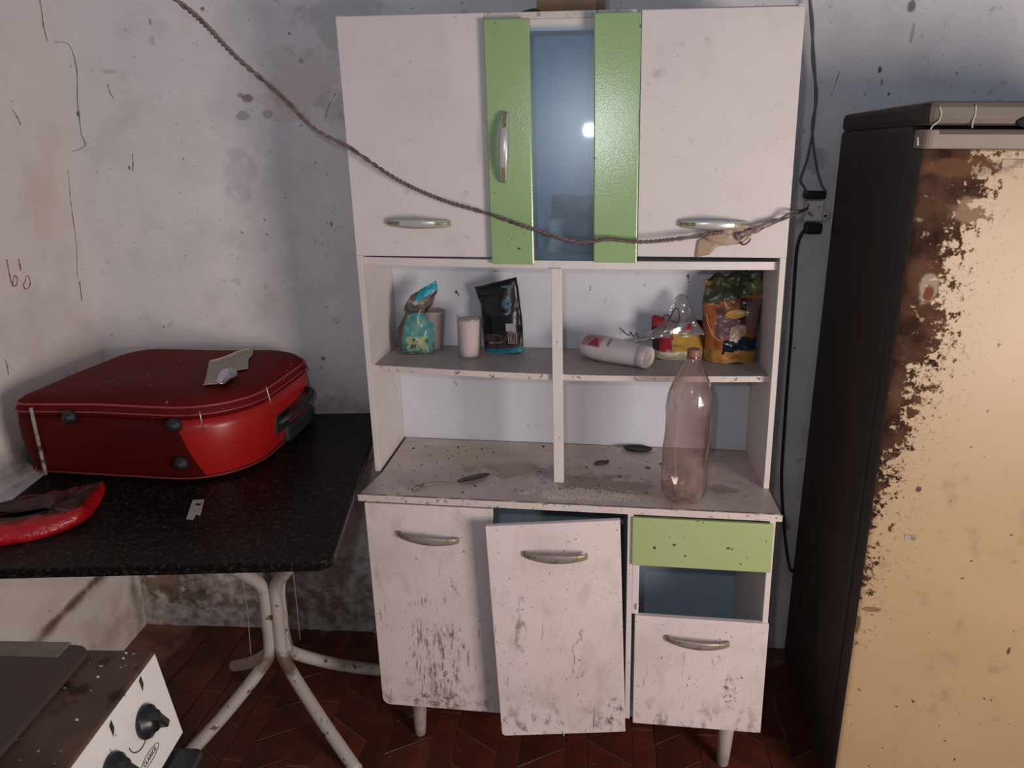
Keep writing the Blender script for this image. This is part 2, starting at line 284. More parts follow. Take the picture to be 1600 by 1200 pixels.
FR0 = Vector((1.03, .1, 0))
fr_side = mat('dark_brown_fridge_side', (.030, .020, .018), .6, layers=[dict(s=3, st=(1, 1, .15), lo=.45, hi=.65, c=(.055, .030, .025), f=.9), dict(s=12, lo=.5, hi=.8, c=(.015, .010, .010), f=.8)])  # near-black brown with slightly lighter upright streaks
def fridge_front():
    s = NT('beige_fridge_enamel_rusting'); x = s.axis(0); z = s.axis(2)
    col = (.43, .305, .17, 1)
    col = s.mix(s.math('MULTIPLY', s.ramp(s.noise(4, detail=6), .4, .75), .6), col, (.37, .255, .135, 1))
    col = s.mix(s.math('MULTIPLY', s.ramp(s.noise(14, detail=5, offs=6), .60, .74), .5), col, (.22, .14, .07, 1))
    col = s.mix(s.ramp(s.noise(46, detail=3, offs=9), .70, .735), col, (.07, .045, .03, 1))
    # rust creeping in from the hinge edge, widest at the top
    e = s.math('ADD', x, .345)                                   # distance from the edge
    wdt = s.math('ADD', .012, s.math('MULTIPLY', s.ramp(z, .55, 1.60), .128))
    wdt = s.math('ADD', wdt, s.math('MULTIPLY', s.math('SUBTRACT', s.noise(5, detail=3, offs=4), .5), .11))
    q = s.math('DIVIDE', s.math('SUBTRACT', wdt, e), .05)          # >0 inside
    tooth = s.math('MULTIPLY', s.math('SUBTRACT', s.noise(48, detail=5, offs=7, rough=.7), .5), 7.0)
    k = s.ramp(s.math('ADD', q, tooth), -.1, .25)
    k = s.math('MULTIPLY', k, s.ramp(q, -1.5, -.8)); k = s.math('MULTIPLY', k, s.ramp(z, .3, .55))
    rust = s.mix(s.ramp(s.noise(16, detail=6, offs=2), .38, .62), (.030, .014, .009, 1), (.105, .05, .030, 1))
    rust = s.mix(s.ramp(s.noise(30, detail=6, offs=12), .655, .69), rust, (.30, .21, .15, 1))
    col = s.mix(k, col, rust)
    k2 = s.math('MULTIPLY', s.ramp(s.noise(120, detail=4, offs=15, rough=.7), .60, .64), s.ramp(s.math('ADD', q, s.math('MULTIPLY', s.noise(9, offs=8), 2.4)), -1.6, 1.2)); k2 = s.math('MULTIPLY', k2, s.ramp(z, .35, .6)); col = s.mix(k2, col, (.07, .035, .02, 1))
    for p, r, c, f in ((P(1450, 450, y=-.2), (.022, .1, .035), (.36, .28, .21), .9), (P(1449, 458, y=-.2), (.012, .1, .02), (.17, .06, .03), 1), (P(1434, 763, y=-.2), (.009, .1, .009), (.06, .035, .02), 1), (P(1500, 262, y=-.2), (.10, .1, .02), (.14, .07, .035), .8), (P(1520, 330, y=-.2), (.05, .1, .03), (.42, .30, .19), .5),
                       (P(1574, 1015, y=-.2), (.005, .1, .012), (.05, .035, .02), .9), (P(1360, 950, y=-.2), (.025, .1, .008), (.15, .08, .04), .8), (P(1340, 975, y=-.2), (.006, .1, .03), (.12, .06, .03), .8)):
        d = s.vec('LENGTH', s.vec('DIVIDE', s.vec('SUBTRACT', s.co, p-FR0), r), (0, 0, 0))
        kk = s.ramp(s.math('SUBTRACT', s.math('ADD', .5, s.noise(40, detail=4, offs=3)), d), 0, .3); col = s.mix(s.math('MULTIPLY', kk, f), col, (*c, 1))
    s.put(s.b.inputs['Base Color'], col); s.put(s.b.inputs['Roughness'], s.math('ADD', .42, s.math('MULTIPLY', k, .45))); s.put(s.b.inputs['Specular IOR Level'], s.math('SUBTRACT', .5, s.math('MULTIPLY', k, .38)))
    n = s.n.new('ShaderNodeBump'); n.inputs['Strength'].default_value = .4; n.inputs['Distance'].default_value = .001; s.put(n.inputs['Height'], s.math('MULTIPLY', k, -1)); s.l.new(n.outputs[0], s.b.inputs['Normal'])
    return s.m
fr_front = fridge_front()
fr_cap = mat('brown_grey_plastic_cap', (.15, .115, .085), .5, layers=[dict(s=8, st=(.4, 1, 1.5), lo=.4, hi=.7, c=(.09, .07, .05), f=.8)])
fr_trim = mat('taupe_door_trim', (.25, .20, .155), .5, layers=[dict(s=8, lo=.45, hi=.7, c=(.19, .15, .11), f=.7)])
drip_w = mat('dried_white_drip', (.6, .52, .45), .6)
wire_br = mat('brown_twisted_cord', (.17, .12, .11), .55, layers=[dict(s=30, lo=.5, hi=.7, c=(.08, .05, .045))])
wire_gr = mat('grey_cable', (.13, .115, .115), .5); wire_bk = mat('black_cable', (.008, .009, .014), .4)
tape_m = mat('yellowed_tape', (.47, .33, .22), .35, layers=[dict(s=18, lo=.45, hi=.6, c=(.56, .44, .34))], bump=(60, .5), alpha=.8)
tape_d = mat('grimy_tape_wrap', (.27, .19, .17), .5, layers=[dict(s=60, lo=.55, hi=.65, c=(.05, .03, .03))], bump=(60, .6))
socket_w = mat('aged_white_socket', (.78, .72, .70), .4, layers=[dict(s=60, lo=.6, hi=.7, c=(.2, .16, .15))])
card = mat('brown_cardboard', (.30, .185, .105), .8, layers=[dict(s=12, lo=.45, hi=.7, c=(.22, .14, .08), f=.8)]); card2 = mat('shaded_kraft_side', (.20, .14, .085), .8)
pink_cl = clear('dusty_pet_plastic', (.86, .77, .75), .18, (.58, .40, .35), .12, 2.6, (16, .6))
cap_p = mat('faded_rose_cap', (.33, .14, .11), .5, trans=.2)
glass_d = clear('dusty_door_glass', (.84, .93, 1.0), .05, (.42, .62, .82), .035, 2.0, None, .30)
glass_j = clear('jar_glass', (.96, .95, .95), .08, (.8, .74, .74), .04, .8)
sugar = mat('white_powder', (.78, .68, .66), .8, layers=[dict(s=20, lo=.4, hi=.7, c=(.68, .58, .57))])
cup_m = mat('frosted_plastic_cup', (.46, .40, .37), .4, alpha=.75)
foil = mat('crumpled_foil', (.6, .6, .66), .2, metal=1, bump=(30, 1, .01))

# ------------------------------------------------------------------ room
T_w = lambda x, y, z: (x, WY(x)+y, z)
V, F = [], []
wall = box('wall_back', (-1.62, 2.2, 0, .12, -.02, 2.75), wall_mat, T=T_w, bevel=0); tag(wall, kind='structure')
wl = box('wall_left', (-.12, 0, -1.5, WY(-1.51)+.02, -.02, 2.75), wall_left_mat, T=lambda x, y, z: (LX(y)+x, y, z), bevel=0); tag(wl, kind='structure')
fl = box('floor', (-1.75, 2.3, -2.9, .62, -.06, -.004), grout, bevel=0); tag(fl, kind='structure')
# clay tiles: narrow bars between wide columns of slanted tiles
meshes = {}
def tile(pts, mi):
    x0 = sum(p[0] for p in pts)/len(pts); y0 = sum(p[1] for p in pts)/len(pts)
    key = (tuple((round(p[0]-x0, 4), round(p[1]-y0, 4)) for p in pts), mi)
    if key not in meshes:
        n = len(pts); g = .0035; L = [Vector((a-x0, b-y0)) for a, b in pts]
        L = [p*(1-g/p.length) for p in L]; Li = [p*(1-.002/p.length) for p in L]
        VV = [(p.x, p.y, -.004) for p in L]+[(p.x, p.y, -.0012) for p in L]+[(p.x, p.y, 0) for p in Li]
        FF = [(i, (i+1) % n, n+(i+1) % n, n+i) for i in range(n)]+[(n+i, n+(i+1) % n, 2*n+(i+1) % n, 2*n+i) for i in range(n)]+[tuple(range(2*n, 3*n))]
        me = mesh(VV, FF); me.materials.append(tile_m[mi]); meshes[key] = me
    o = bpy.data.objects.new('floor_tile', meshes[key]); C.objects.link(o); o.parent = fl; o.location = (x0, y0, random.uniform(-.0006, .0006))
x = -1.32; ci = 0
while x < .95:
    nw, ww = .062, .130
    y = -.50
    while y < .36:
        tile([(x, y), (x+nw, y+.0), (x+nw, y+.26), (x, y+.26)], random.randrange(3)); y += .26
    xa, xb = x+nw, x+nw+ww; s = .085 if ci % 2 == 0 else -.085; y = -.56
    while y < .34:
        tile([(xa, y), (xb, y+s), (xb, y+s+.13), (xa, y+.13)], random.randrange(3)); y += .13
    x += nw+ww; ci += 1
# cracks and scribbles on the plaster: thin raised/recessed lines
crackm = mat('plaster_crack', (.10, .085, .08), .9)
def crack(pxs, f, r, parent, m=crackm, name='crack', jag=.0):
    pts = [f(*p) for p in pxs]; V, F = tubevf(smoothpath(pts, 3), lambda t: r*(1 if 'stroke' in name else .95)*(.5+.8*abs(noise.noise(Vector((t*9, pts[0].x*5, 0))))*2), 5); link(name, mesh(V, F), m, parent)
crack([(62, 0), (66, 25), (67, 38), (70, 50), (74, 64)], on_left, .0018, wl)
crack([(84, 66), (108, 70), (120, 110), (121, 160), (124, 185), (127, 210), (133, 228), (109, 238)], on_wall, .0013, wall)
crack([(106, 265), (108, 285), (110, 312), (113, 335), (119, 380), (120, 410), (121, 435)], on_left, .0012, wall)
crack([(124, 440), (128, 470)], on_left, .0022, wall)
crack([(524, 146), (512, 170), (508, 190)], on_wall, .001, wall)
crack([(20, 172), (26, 182), (33, 196)], on_left, .0016, wl)
crack([(207, 240), (208, 255), (207, 268)], on_wall, .0016, wall)
crack([(168, 130), (172, 145), (178, 155)], on_wall, .0012, wall)
crack([(8, 562), (11, 572), (13, 586)], on_left, .0016, wl)
crack([(1312, 110), (1303, 138), (1298, 150)], on_wall, .001, wall)
red_ch = mat('red_crayon', (.25, .075, .06), .8)
crack([(10, 405), (13, 420), (16, 436), (20, 447)], on_left, .0022, wl, red_ch, 'handwritten_stroke')
crack([(20, 447), (21, 434), (24, 431), (27, 436), (25, 446), (20, 447)], on_left, .0016, wl, red_ch, 'handwritten_stroke')
crack([(29, 405), (31, 415), (32, 422)], on_left, .0026, wl, red_ch, 'handwritten_stroke')
crack([(44, 431), (40, 432), (39, 440), (36, 445), (40, 452), (45, 449), (47, 440), (44, 431)], on_left, .0015, wl, red_ch, 'handwritten_stroke')
lg = box('trim_1', (-1.56, -1.30, -.46, .14, .74, .772), ledge_mat, bevel=.003); tag(lg, kind='structure')
# raised plaster ridge beside the crack
V, F = tubevf(smoothpath([on_wall(78, 90), on_wall(100, 230), on_wall(118, 330), on_wall(134, 430)], 6), .012, 8, flat=.5)
tag(link('trim_2', mesh(V, F), wall_mat, smooth=True), kind='structure')

# ------------------------------------------------------------------ kitchen cabinet (racked slightly to the left)
ZC = .8036
def T(x, y, z): return (x-.0356*(z-ZC), y, z+.0103*x)
cab = empty('kitchen_cabinet', (0, 0, 0), 'tall worn white kitchen cabinet with green panels, open niche and a loose lower door', 'cabinet')
def cb(name, b, m, parent=cab, **k): return box(name, b, m, parent, T=T, **k)
H = .525
for s in (-1, 1):
    cb('side_panel', ((-H if s < 0 else H-.014), (-H+.014 if s < 0 else H), .0, .27, ZC, 1.945), white_side, bevel=.001)
cb('back_panel', (-H+.014, H-.014, .262, .27, ZC, 1.94), white_in)
cb('upper_back_lining', (-H+.014, H-.014, .257, .2615, 1.389, 1.93), mat('pale_blue_lining', (.56, .74, .92), .5, layers=[dict(s=6, lo=.4, hi=.7, c=(.45, .62, .80), f=.6)]))
cb('top_panel', (-H+.002, H-.002, .012, .268, 1.93, 1.945), edge_mat)
def bowed(name, x0, x1, yf, bow, yb, z0, z1, m, n=24):
    pts = [(x0+(x1-x0)*i/n, yf-bow*math.sin(math.pi*i/n)) for i in range(n+1)]+[(x1, yb), (x0, yb)]
    return prism(name, pts, z0, z1, m, cab, T=T, bevel=.001)
bowed('niche_top_panel', -H+.014, H-.014, .016, .028, .262, 1.368, 1.388, white_up)
bowed('shelf', -H+.014, H-.014, .030, .038, .262, 1.083, 1.099, [shelf_mat])
bowed('shelf_edge_band', -H+.014, H-.014, .0290, .038, .0300, 1.0835, 1.0985, edge_mat)
cb('support_post', (-.032, -.006, -.022, .006, ZC, 1.37), white_side)
cb('top_rail', (-.075, .072, .014, .030, 1.905, 1.930), white_up)
def handle_mesh():
    V, F = [], []
    n = 18; L = .158
    for i in range(n+1):
        t = i/n; xx = (t-.5)*L; yy = -.004-.021*math.sin(math.pi*t)**.65
        wv = .0078+.0042*math.sin(math.pi*t); th = .0035
        V += [(xx, yy-th*.3, -wv), (xx, yy-th, -wv*.45), (xx, yy-th, wv*.45), (xx, yy-th*.3, wv), (xx, yy+th, wv*.7), (xx, yy+th, -wv*.7)]
    for i in range(n):
        for k in range(6):
            a = i*6+k; b = i*6+(k+1) % 6; F.append((a, a+6, b+6, b))
    F.append(tuple(range(6))); F.append(tuple(n*6+k for k in range(5, -1, -1)))
    for s in (-1, 1):   # feet down to the board
        v, f = boxvf((s*L/2-.006 if s > 0 else -L/2, L/2 if s > 0 else -L/2+.006, -.008, .0005, -.006, .006)); b = len(V); V += v; F += [tuple(q+b for q in ff) for ff in f]
    return V, F
hm = {}
def handle(parent, loc, mats, rot=0, flip=False, tilt=0):
    key = mats[0].name
    if key not in hm:
        V, F = handle_mesh(); me = mesh(V, F)
        for mm in mats: me.materials.append(mm)
        for p in me.polygons:
            p.use_smooth = True
            c = p.center
            if .028 < abs(c.x) < .076 and p.index % 6 == 1 and p.index < 108 and (abs(c.x) > .045): p.material_index = 1
        hm[key] = me
    o = bpy.data.objects.new('handle', hm[key]); C.objects.link(o); o.parent = parent
    o.location = Vector(loc)-off[parent.name]; o.rotation_euler = (tilt, rot, 0); return o
HM, HL = [silver, olive], [silver_low, olive]
d = cb('door', (-.524, -.178, -.003, .012, 1.393, 1.943), white_up, bevel=.002); handle(d, P(655, 348, y=-.006), HM)
d = cb('door', (.176, .525, -.003, .012, 1.399, 1.941), white_up, bevel=.002); handle(d, P(1115, 350, y=-.006), HM)
gd = cb('glass_door', (-.080, .082, -.006, -.003, 1.390, 1.908), glass_d, bevel=0); tag(gd, 'dusty blue-tinted glass pane between two green boards')
a = cb('door_stile', (-.1765, -.0725, -.022, -.007, 1.379, 1.927), green, gd, bevel=.003)
b = cb('door_stile', (.0715, .1745, -.022, -.007, 1.386, 1.934), green, gd, bevel=.003)
o = handle(gd, P(789, 231, y=-.026), HM, rot=math.radians(91))
# counter
pts = [(-.505, .0), (-H-.0, -.147), (H, -.147), (.522, .262), (-.505, .262)]
prism('counter_top', pts, .786, ZC, counter_mat, cab, T=T, bevel=.002)
prism('counter_edge_band', [(-H-.003, -.1485), (H+.003, -.1485), (H+.003, -.1472), (-H-.003, -.1472)], .785, ZC-.001, edge_mat, cab, T=T, bevel=.0005)
# lower carcass
LZ0, LZ1, YL = .168, .785, -.149
cb('side_panel', (-.512, -.498, YL+.016, .262, LZ0, LZ1), white_side)
cb('side_panel', (.500, .514, YL+.004, .262, LZ0, LZ1), white_side)
cb('partition', (.159, .173, YL+.006, .25, LZ0+.004, LZ1), white_side)
cb('base_panel', (-.498, .500, YL+.02, .25, LZ0, LZ0+.014), white_in)
blue_in = mat('bluish_inner_board', (.42, .54, .66), .5, layers=[dict(s=6, lo=.4, hi=.7, c=(.35, .45, .55), f=.6)])
cb('back_panel', (-.498, .500, .25, .258, LZ0, LZ1), blue_in)
cb('inner_strip', (.173, .19, YL+.006, YL+.02, .50, .66), white_up)
def rounddoor(name, x0, x1, z0, z1, y0, y1, m, rl=.0, Tf=T, parent=cab):
    pts = [(x1, z1), (x0, z1)]
    for i in range(7):
        a = math.pi+math.pi/2*i/6; pts.append((x0+rl+rl*math.cos(a), z0+rl+rl*math.sin(a)))
    pts.append((x1, z0)); return prism(name, pts, y0, y1, m, parent, T=Tf, bevel=.0015, axis='y')
d = rounddoor('door', -.512, -.179, .161, .781, YL, YL+.014, white_low[0], .022); tag(d, 'lower left door with the heaviest grime'); handle(d, P(670, 838, y=YL-.003), HL, rot=math.radians(3))
# loose middle door: hanging off, swung slightly forward at its left edge
def T2(x, y, z):
    t = (x+.16)/.32; th = math.radians(4.0); xc, zc = x, z-.46
    X, Z = xc*math.cos(th)-zc*math.sin(th)*1.0, xc*math.sin(th)+zc
    return (X+.003, -.203+.030*t+y-.0*z, Z+.455)
d = rounddoor('door', -.170, .160, .1500, .775, 0, .015, white_low[1], .012, Tf=T2); tag(d, 'loose lower door hanging lower and forward of the others')
handle(d, P(868, 866, y=-.196), HL, rot=math.radians(-2))
cb('drawer_front', (.170, .510, YL-.002, YL+.012, .645, .778), green_low, bevel=.003)
cb('drawer_box', (.180, .495, YL+.012, .20, .66, .672), white_in)
cb('tilt_door', (.181, .516, YL-.002, YL+.014, .166, .500), white_low[2], bevel=.002)
td = cab.children[-1]; handle(td, P(1090, 1000, y=YL-.005), HL, rot=math.radians(1.5))
cb('inner_strip', (.184, .190, YL-.001, YL+.004, .515, .532), white_up)
for (u, v) in ((655, 1152), (1130, 1200)):
    p = P(u, v, z=0) if u < 1000 else Vector((.464, -.10, 0))
    lathe('leg', [(.014, 0), (.016, .004), (.0185, .05), (.0235, .175)], leg_dirty, cab, Matrix.Translation(Vector((p.x, p.y+.016, 0))), n=20)
for x in (-.40, .43): lathe('leg', [(.014, 0), (.016, .004), (.0185, .05), (.0235, .175)], leg_dirty, cab, Matrix.Translation(Vector((x, .2, 0))), n=20)

# ------------------------------------------------------------------ refrigerator
fr = empty('refrigerator', FR0, 'old tall refrigerator, beige front eaten by rust, dark brown side', 'refrigerator')
def TF(x, y, z): return (x+.722-.016*z+.02*y, y, z)
FW = .64
box('cabinet_body', (0, FW, -.135, .40, .03, 1.70), fr_side, fr, T=TF, bevel=.012)
# door: front sheet with rounded edges
def rr(x0, x1, y0, y1, r, n=5):
    pts = []
    for cx, cy, a0 in ((x1-r, y1-r, 0), (x0+r, y1-r, 90), (x0+r, y0+r, 180), (x1-r, y0+r, 270)):
        for i in range(n+1):
            a = math.radians(a0+90*i/n); pts.append((cx+r*math.cos(a), cy+r*math.sin(a)))
    return pts
dr = prism('door', rr(-.002, FW, -.205, -.145, .018), .05, 1.652, fr_front, fr, T=TF, bevel=.004)
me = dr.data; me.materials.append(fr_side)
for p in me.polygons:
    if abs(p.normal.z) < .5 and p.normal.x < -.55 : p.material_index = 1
prism('door_gasket', rr(.008, FW-.01, -.146, -.134, .004), .055, 1.69, black_rb, fr, T=TF)
prism('door_top_trim', rr(.0, FW, -.209, -.145, .018), 1.652, 1.689, fr_trim, fr, T=TF, bevel=.003)
g = prism('recessed_grip_strip', rr(.026, FW-.03, -.2095, -.19, .004), 1.679, 1.6895, mat('dark_grip', (.05, .042, .038), .6), fr, T=TF, bevel=.002)
cp = prism('top_cap', rr(-.003, FW+.003, -.205, .402, .03), 1.697, 1.742, fr_cap, fr, T=TF, bevel=.012)
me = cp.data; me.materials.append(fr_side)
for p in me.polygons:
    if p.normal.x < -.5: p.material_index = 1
lathe('recessed_handle', [(.0, -.004), (.9, -.004), (1.0, 0), (.92, .003), (0, .003)], dark_hole, fr, Matrix.Translation(P(1610, 190, y=-.204)) @ Matrix.Diagonal((.026, 1, .012, 1)) @ Matrix.Rotation(math.pi/2, 4, 'X'), n=24)
for pp in ([(1468, 166), (1471, 178), (1466, 190), (1458, 196), (1454, 202)], [(1525, 164), (1524, 178), (1520, 190), (1519, 200)]):
    tube('white_drip', [P(u, v, y=-.206) for u, v in pp], .0014, drip_w, fr, n=6, sm=3)
q = P(1422, 840, y=-.206); box('sticker_remnant', (q.x-.012, q.x+.012, -.2062, -.2045, q.z-.007, q.z+.007), mat('grey_sticker', (.18, .15, .11), .6, layers=[dict(s=60, lo=.5, hi=.6, c=(.35, .3, .24))]), fr, bevel=0)
q = P(1582, 255, y=-.206); box('faded_badge', (q.x-.02, q.x+.02, -.2068, -.2045, q.z-.008, q.z+.008), mat('faded_badge_metal', (.36, .28, .17), .5, layers=[dict(s=40, lo=.5, hi=.6, c=(.2, .13, .08))]), fr, bevel=.001)
tube('door_seam', [P(1434, 214, y=-.207), P(1434, 228, y=-.207)], .0018, drip_w, fr, n=6, sm=2)

# ------------------------------------------------------------------ table
TZ = .84
TB = Vector((-.82, -.06, 0))
tb = empty('table', TB, 'black granite topped table on a chipped white bent-tube pedestal', 'table')
U = Vector((-.985, -.174, 0)); Wd = Vector((-.174, .985, 0)); A = Vector((-.452, -.548, 0))
def TT(a, b, z): q = A+U*a+Wd*b; return (q.x, q.y, z)
pts = []
for cx, cy, a0 in ((.035, .035, 180), (.035, .885, 90), (.775, .885, 0), (.775, .035, 270)):
    rng = range(7) if a0 in (180, 270) else range(7)
    seq = [math.radians(a0+90-90*i/6) if False else math.radians(a0+ (90*i/6)) for i in rng]
    seg = [(cx+.035*math.cos(a), cy+.035*math.sin(a)) for a in seq]; pts.append(seg)
outline = [p for seg in (pts[0], pts[3], pts[2], pts[1]) for p in seg]
prism('table_top', outline, TZ-.022, TZ, granite, tb, T=TT, bevel=.003)
cx, cy = -.835, -.05
feet = [(-1.037, -.285), (-.54, -.25), (-.60, .17), (-1.08, .13)]
for fx, fy in feet:
    dx, dy = fx-cx, fy-cy; l = math.hypot(dx, dy); ux, uy = dx/l, dy/l; g = .021
    tube('leg', [(cx+ux*.34, cy+uy*.34, TZ-.035), (cx+ux*.22, cy+uy*.22, .68), (cx+ux*.09, cy+uy*.09, .53), (cx+ux*(g+.015), cy+uy*(g+.015), .47), (cx+ux*g, cy+uy*g, .42), (cx+ux*g, cy+uy*g, .34), (cx+ux*g, cy+uy*g, .26), (cx+ux*(g+.02), cy+uy*(g+.02), .205), (cx+ux*l*.55, cy+uy*l*.55, .10), (fx, fy, .012)], 0.0185, leg_white, tb, n=14, sm=8)
box('mounting_plate', (cx-.27, cx+.27, cy-.25, cy+.25, TZ-.034, TZ-.022), leg_white, tb)
for pp, yy in (([(378, 905), (386, 950), (391, 1010), (392, 1022)], -.25), ([(457, 886), (463, 940), (469, 1000)], -.12), ([(431, 912), (446, 960), (459, 1020)], -.2)):
    tube('hanging_thread', [P(u, v, y=yy) for u, v in pp], .0011, mat('pale_thread', (.3, .26, .24), .8), tb, n=5, sm=2)

# ------------------------------------------------------------------ suitcase
SB = Vector((-1.1, .04, TZ))
sc = empty('suitcase', SB, 'red soft-sided suitcase lying flat on the black granite table', 'suitcase')
def sc_out(n=96, grow=0, shift=0):
    """rounded rectangle, generous radius at the right front corner"""
    x0, x1, y0, y1 = -1.375-grow, -.805+grow, -.225-grow, .30+grow
    pts = []
    for cxx, cyy, rx, ry, a0 in ((x1-.12, y1-.1, .12, .1, 0), (x0+.09, y1-.09, .09, .09, 90), (x0+.045, y0+.045, .045, .045, 180), (x1-.17, y0+.19, .17, .19, 270)):
        for i in range(13):
            a = math.radians(a0+90*i/12); pts.append(Vector((cxx+rx*math.cos(a), cyy+ry*math.sin(a))))
    out = []
    for i, p in enumerate(pts):                # fill straights
        q = pts[(i+1) % len(pts)]; out.append(p)
        if (q-p).length > .05:
            k = int((q-p).length/.035)
            for j in range(1, k): out.append(p.lerp(q, j/k))
    return out
oc = sc_out(); n = len(oc); cen = Vector((-1.09, .04))
SH = .185
def ring(scale, z, grow=0.):
    res = []
    for p in oc:
        dlt = p-cen; q = cen+dlt*scale+dlt.normalized()*grow
        lean = (z-TZ)/.2
        # base flares out to the left a little towards the top, slumps at the left
        q.x += -.022*lean*max(0, min(1, (-1.0-q.x)/.4)) + .012*lean*max(0, min(1, (q.x+1.0)/.2))
        zz = z - (.012*lean*max(0, min(1, (-1.15-p.x)/.25)))
        res.append((q.x, q.y+.03*lean*0, zz))
    return res
V, F = [], []; prof = [(0.90, TZ+.004, 0), (.985, TZ+.004, 0), (1.0, TZ+.016, 0), (1, TZ+.05, .006), (1, TZ+.10, .010), (1, TZ+.14, .008), (1, TZ+.166, .003)]
for sct, z, g in prof: V += ring(sct, z, g)
for j in range(len(prof)-1):
    for i in range(n): F.append((j*n+i, j*n+(i+1) % n, (j+1)*n+(i+1) % n, (j+1)*n+i))
F.append(tuple(range(n))[::-1]); F.append(tuple((len(prof)-1)*n+i for i in range(n)))
bd = link('body', mesh(V, F), [su_side], sc, smooth=True); tag(bd, 'base panel with shade painted in, beside bright red side fabric')
V, F = [], []; prof = [(1.0, TZ+.168, .003), (1.0, TZ+.185, .004), (.985, TZ+.198, 0), (.955, TZ+.207, 0), (.9, TZ+.213, 0), (.75, TZ+.219, 0), (.5, TZ+.222, 0), (.25, TZ+.223, 0)]
for sct, z, g in prof:
    V += [(x, y, zz+.008*noise.noise(Vector((x*4, y*4, 3)))*(1 if sct < .97 else 0)) for x, y, zz in ring(sct, z, g)]
for j in range(len(prof)-1):
    for i in range(n): F.append((j*n+i, j*n+(i+1) % n, (j+1)*n+(i+1) % n, (j+1)*n+i))
F.append(tuple((len(prof)-1)*n+i for i in range(n))); F.append(tuple(range(n))[::-1])
link('lid', mesh(V, F), su_top, sc, smooth=True)
for z, g, r, mm in ((TZ+.198, .003, .0032, piping), (TZ+.180, .006, .0022, piping), (TZ+.012, .004, .0028, mat('maroon_piping', (.16, .02, .02), .5))):
    R = ring(1.0 if z < TZ+.19 else .988, z, g); V, F = tubevf(R+[R[0]], r, 6); link('piping', mesh(V, F), mm, sc, smooth=True)
for u, v in ((108, 649), (272, 662), (283, 722)):
    p = P(u, v, y=-.236)
    lathe('foot', [(.019, 0), (.019, .006), (.015, .012), (.010, .017), (.009, .02), (0, .021)], black_rb, sc, Matrix.Translation((p.x, -.2325, p.z-.004)) @ Matrix.Rotation(math.pi/2, 4, 'X'), n=24)
tube('zip_pull', [P(312, 643, y=-.252), P(314, 655, y=-.255), P(317, 672, y=-.253)], .0018, zipm, sc, n=6, sm=2)
tube('zip_pull', [P(416, 604, y=-.15), P(419, 616, y=-.152), P(424, 632, y=-.15)], .0018, zipm, sc, n=6, sm=2)
hx = -.792
tube('side_handle', [(hx, .0, TZ+.085), (hx+.022, .02, TZ+.098), (hx+.03, .08, TZ+.105), (hx+.03, .14, TZ+.112), (hx+.022, .19, TZ+.118), (hx, .21, TZ+.118)], .0105, black_rb, sc, n=10)
box('handle_base', (-.807, -.788, -.02, .07, TZ+.055, TZ+.115), black_rb, sc, bevel=.006)
box('corner_guard', (-.82, -.785, .05, .25, TZ+.006, TZ+.06), black_rb, sc, bevel=.012)
lathe('wheel', [(.0, -.012), (.03, -.012), (.034, -.006), (.034, .006), (.03, .012), (0, .012)], black_rb, sc, Matrix.Translation((-1.385, -.17, TZ+.0345)) @ Matrix.Rotation(math.pi/2, 4, 'Y'), n=24)
tube('torn_edge_strip', [P(48, 637, y=-.235), P(52, 655, y=-.238), P(60, 690, y=-.24), P(72, 742, y=-.24)], .0045, grey_rag, sc, n=6, sm=3)

# ------------------------------------------------------------------ stove
SO = Vector((-.9, -1.1, 0))
st = empty('stove', SO, 'white enamelled gas stove with grimy brown glass lid and black knobs', 'stove')
C0 = P(240, 1018, z=.83); fd = Vector((.10, -.995, 0)).normalized(); bd_ = Vector((-.995, -.10, 0)).normalized()
def TS(a, b, z): q = C0+fd*a+bd_*b; return (q.x, q.y, z)     # a towards camera, b away from the front
grime_top = mat('burnt_grease_steel', (.13, .070, .048), .6, spec=.2, layers=[dict(s=7, lo=.42, hi=.62, c=(.055, .03, .022), f=.9, d=7), dict(s=22, lo=.56, hi=.66, c=(.02, .012, .01), f=.8, d=6), dict(s=90, lo=.74, hi=.76, c=(.5, .42, .32), d=1)])
lid_m = mat('greasy_tinted_lid', (.075, .042, .034), .45, spec=.25, layers=[dict(s=5, lo=.4, hi=.65, c=(.045, .05, .042), f=.9, d=7), dict(s=14, lo=.58, hi=.7, c=(.14, .10, .085), f=.5, d=8)])
box('oven_body', (.0, .52, .035, .52, .02, .655), stove_w, st, T=TS, bevel=.004)
box('cooktop', (-.004, .52, -.002, .53, .80, .83), grime_top, st, T=TS, bevel=.005)
box('upper_body', (.002, .52, .02, .52, .655, .80), stove_w, st, T=TS, bevel=.002)
pts = [(.0, .115), (.0, .50), (.5, .50), (.5, .10)]
ls = []
for cxx, cyy, a0 in ((.03, .13, 180), ):
    for i in range(7): a = math.radians(180+90*i/6); ls.append((cxx+.03*math.cos(a), cyy+.03*math.sin(a)))
ls = [(.5, .10)]+[(p[0], p[1]) for p in ls[::-1]]+[(0, .50), (.5, .50)]
prism('glass_lid', ls, .831, .842, lid_m, st, T=TS, bevel=.003)
box('lid_rim', (-.004, .035, .14, .52, .834, .8445), mat('grimy_beige_rim', (.22, .165, .12), .45, layers=[dict(s=12, lo=.4, hi=.7, c=(.10, .07, .05))]), st, T=TS, bevel=.003)
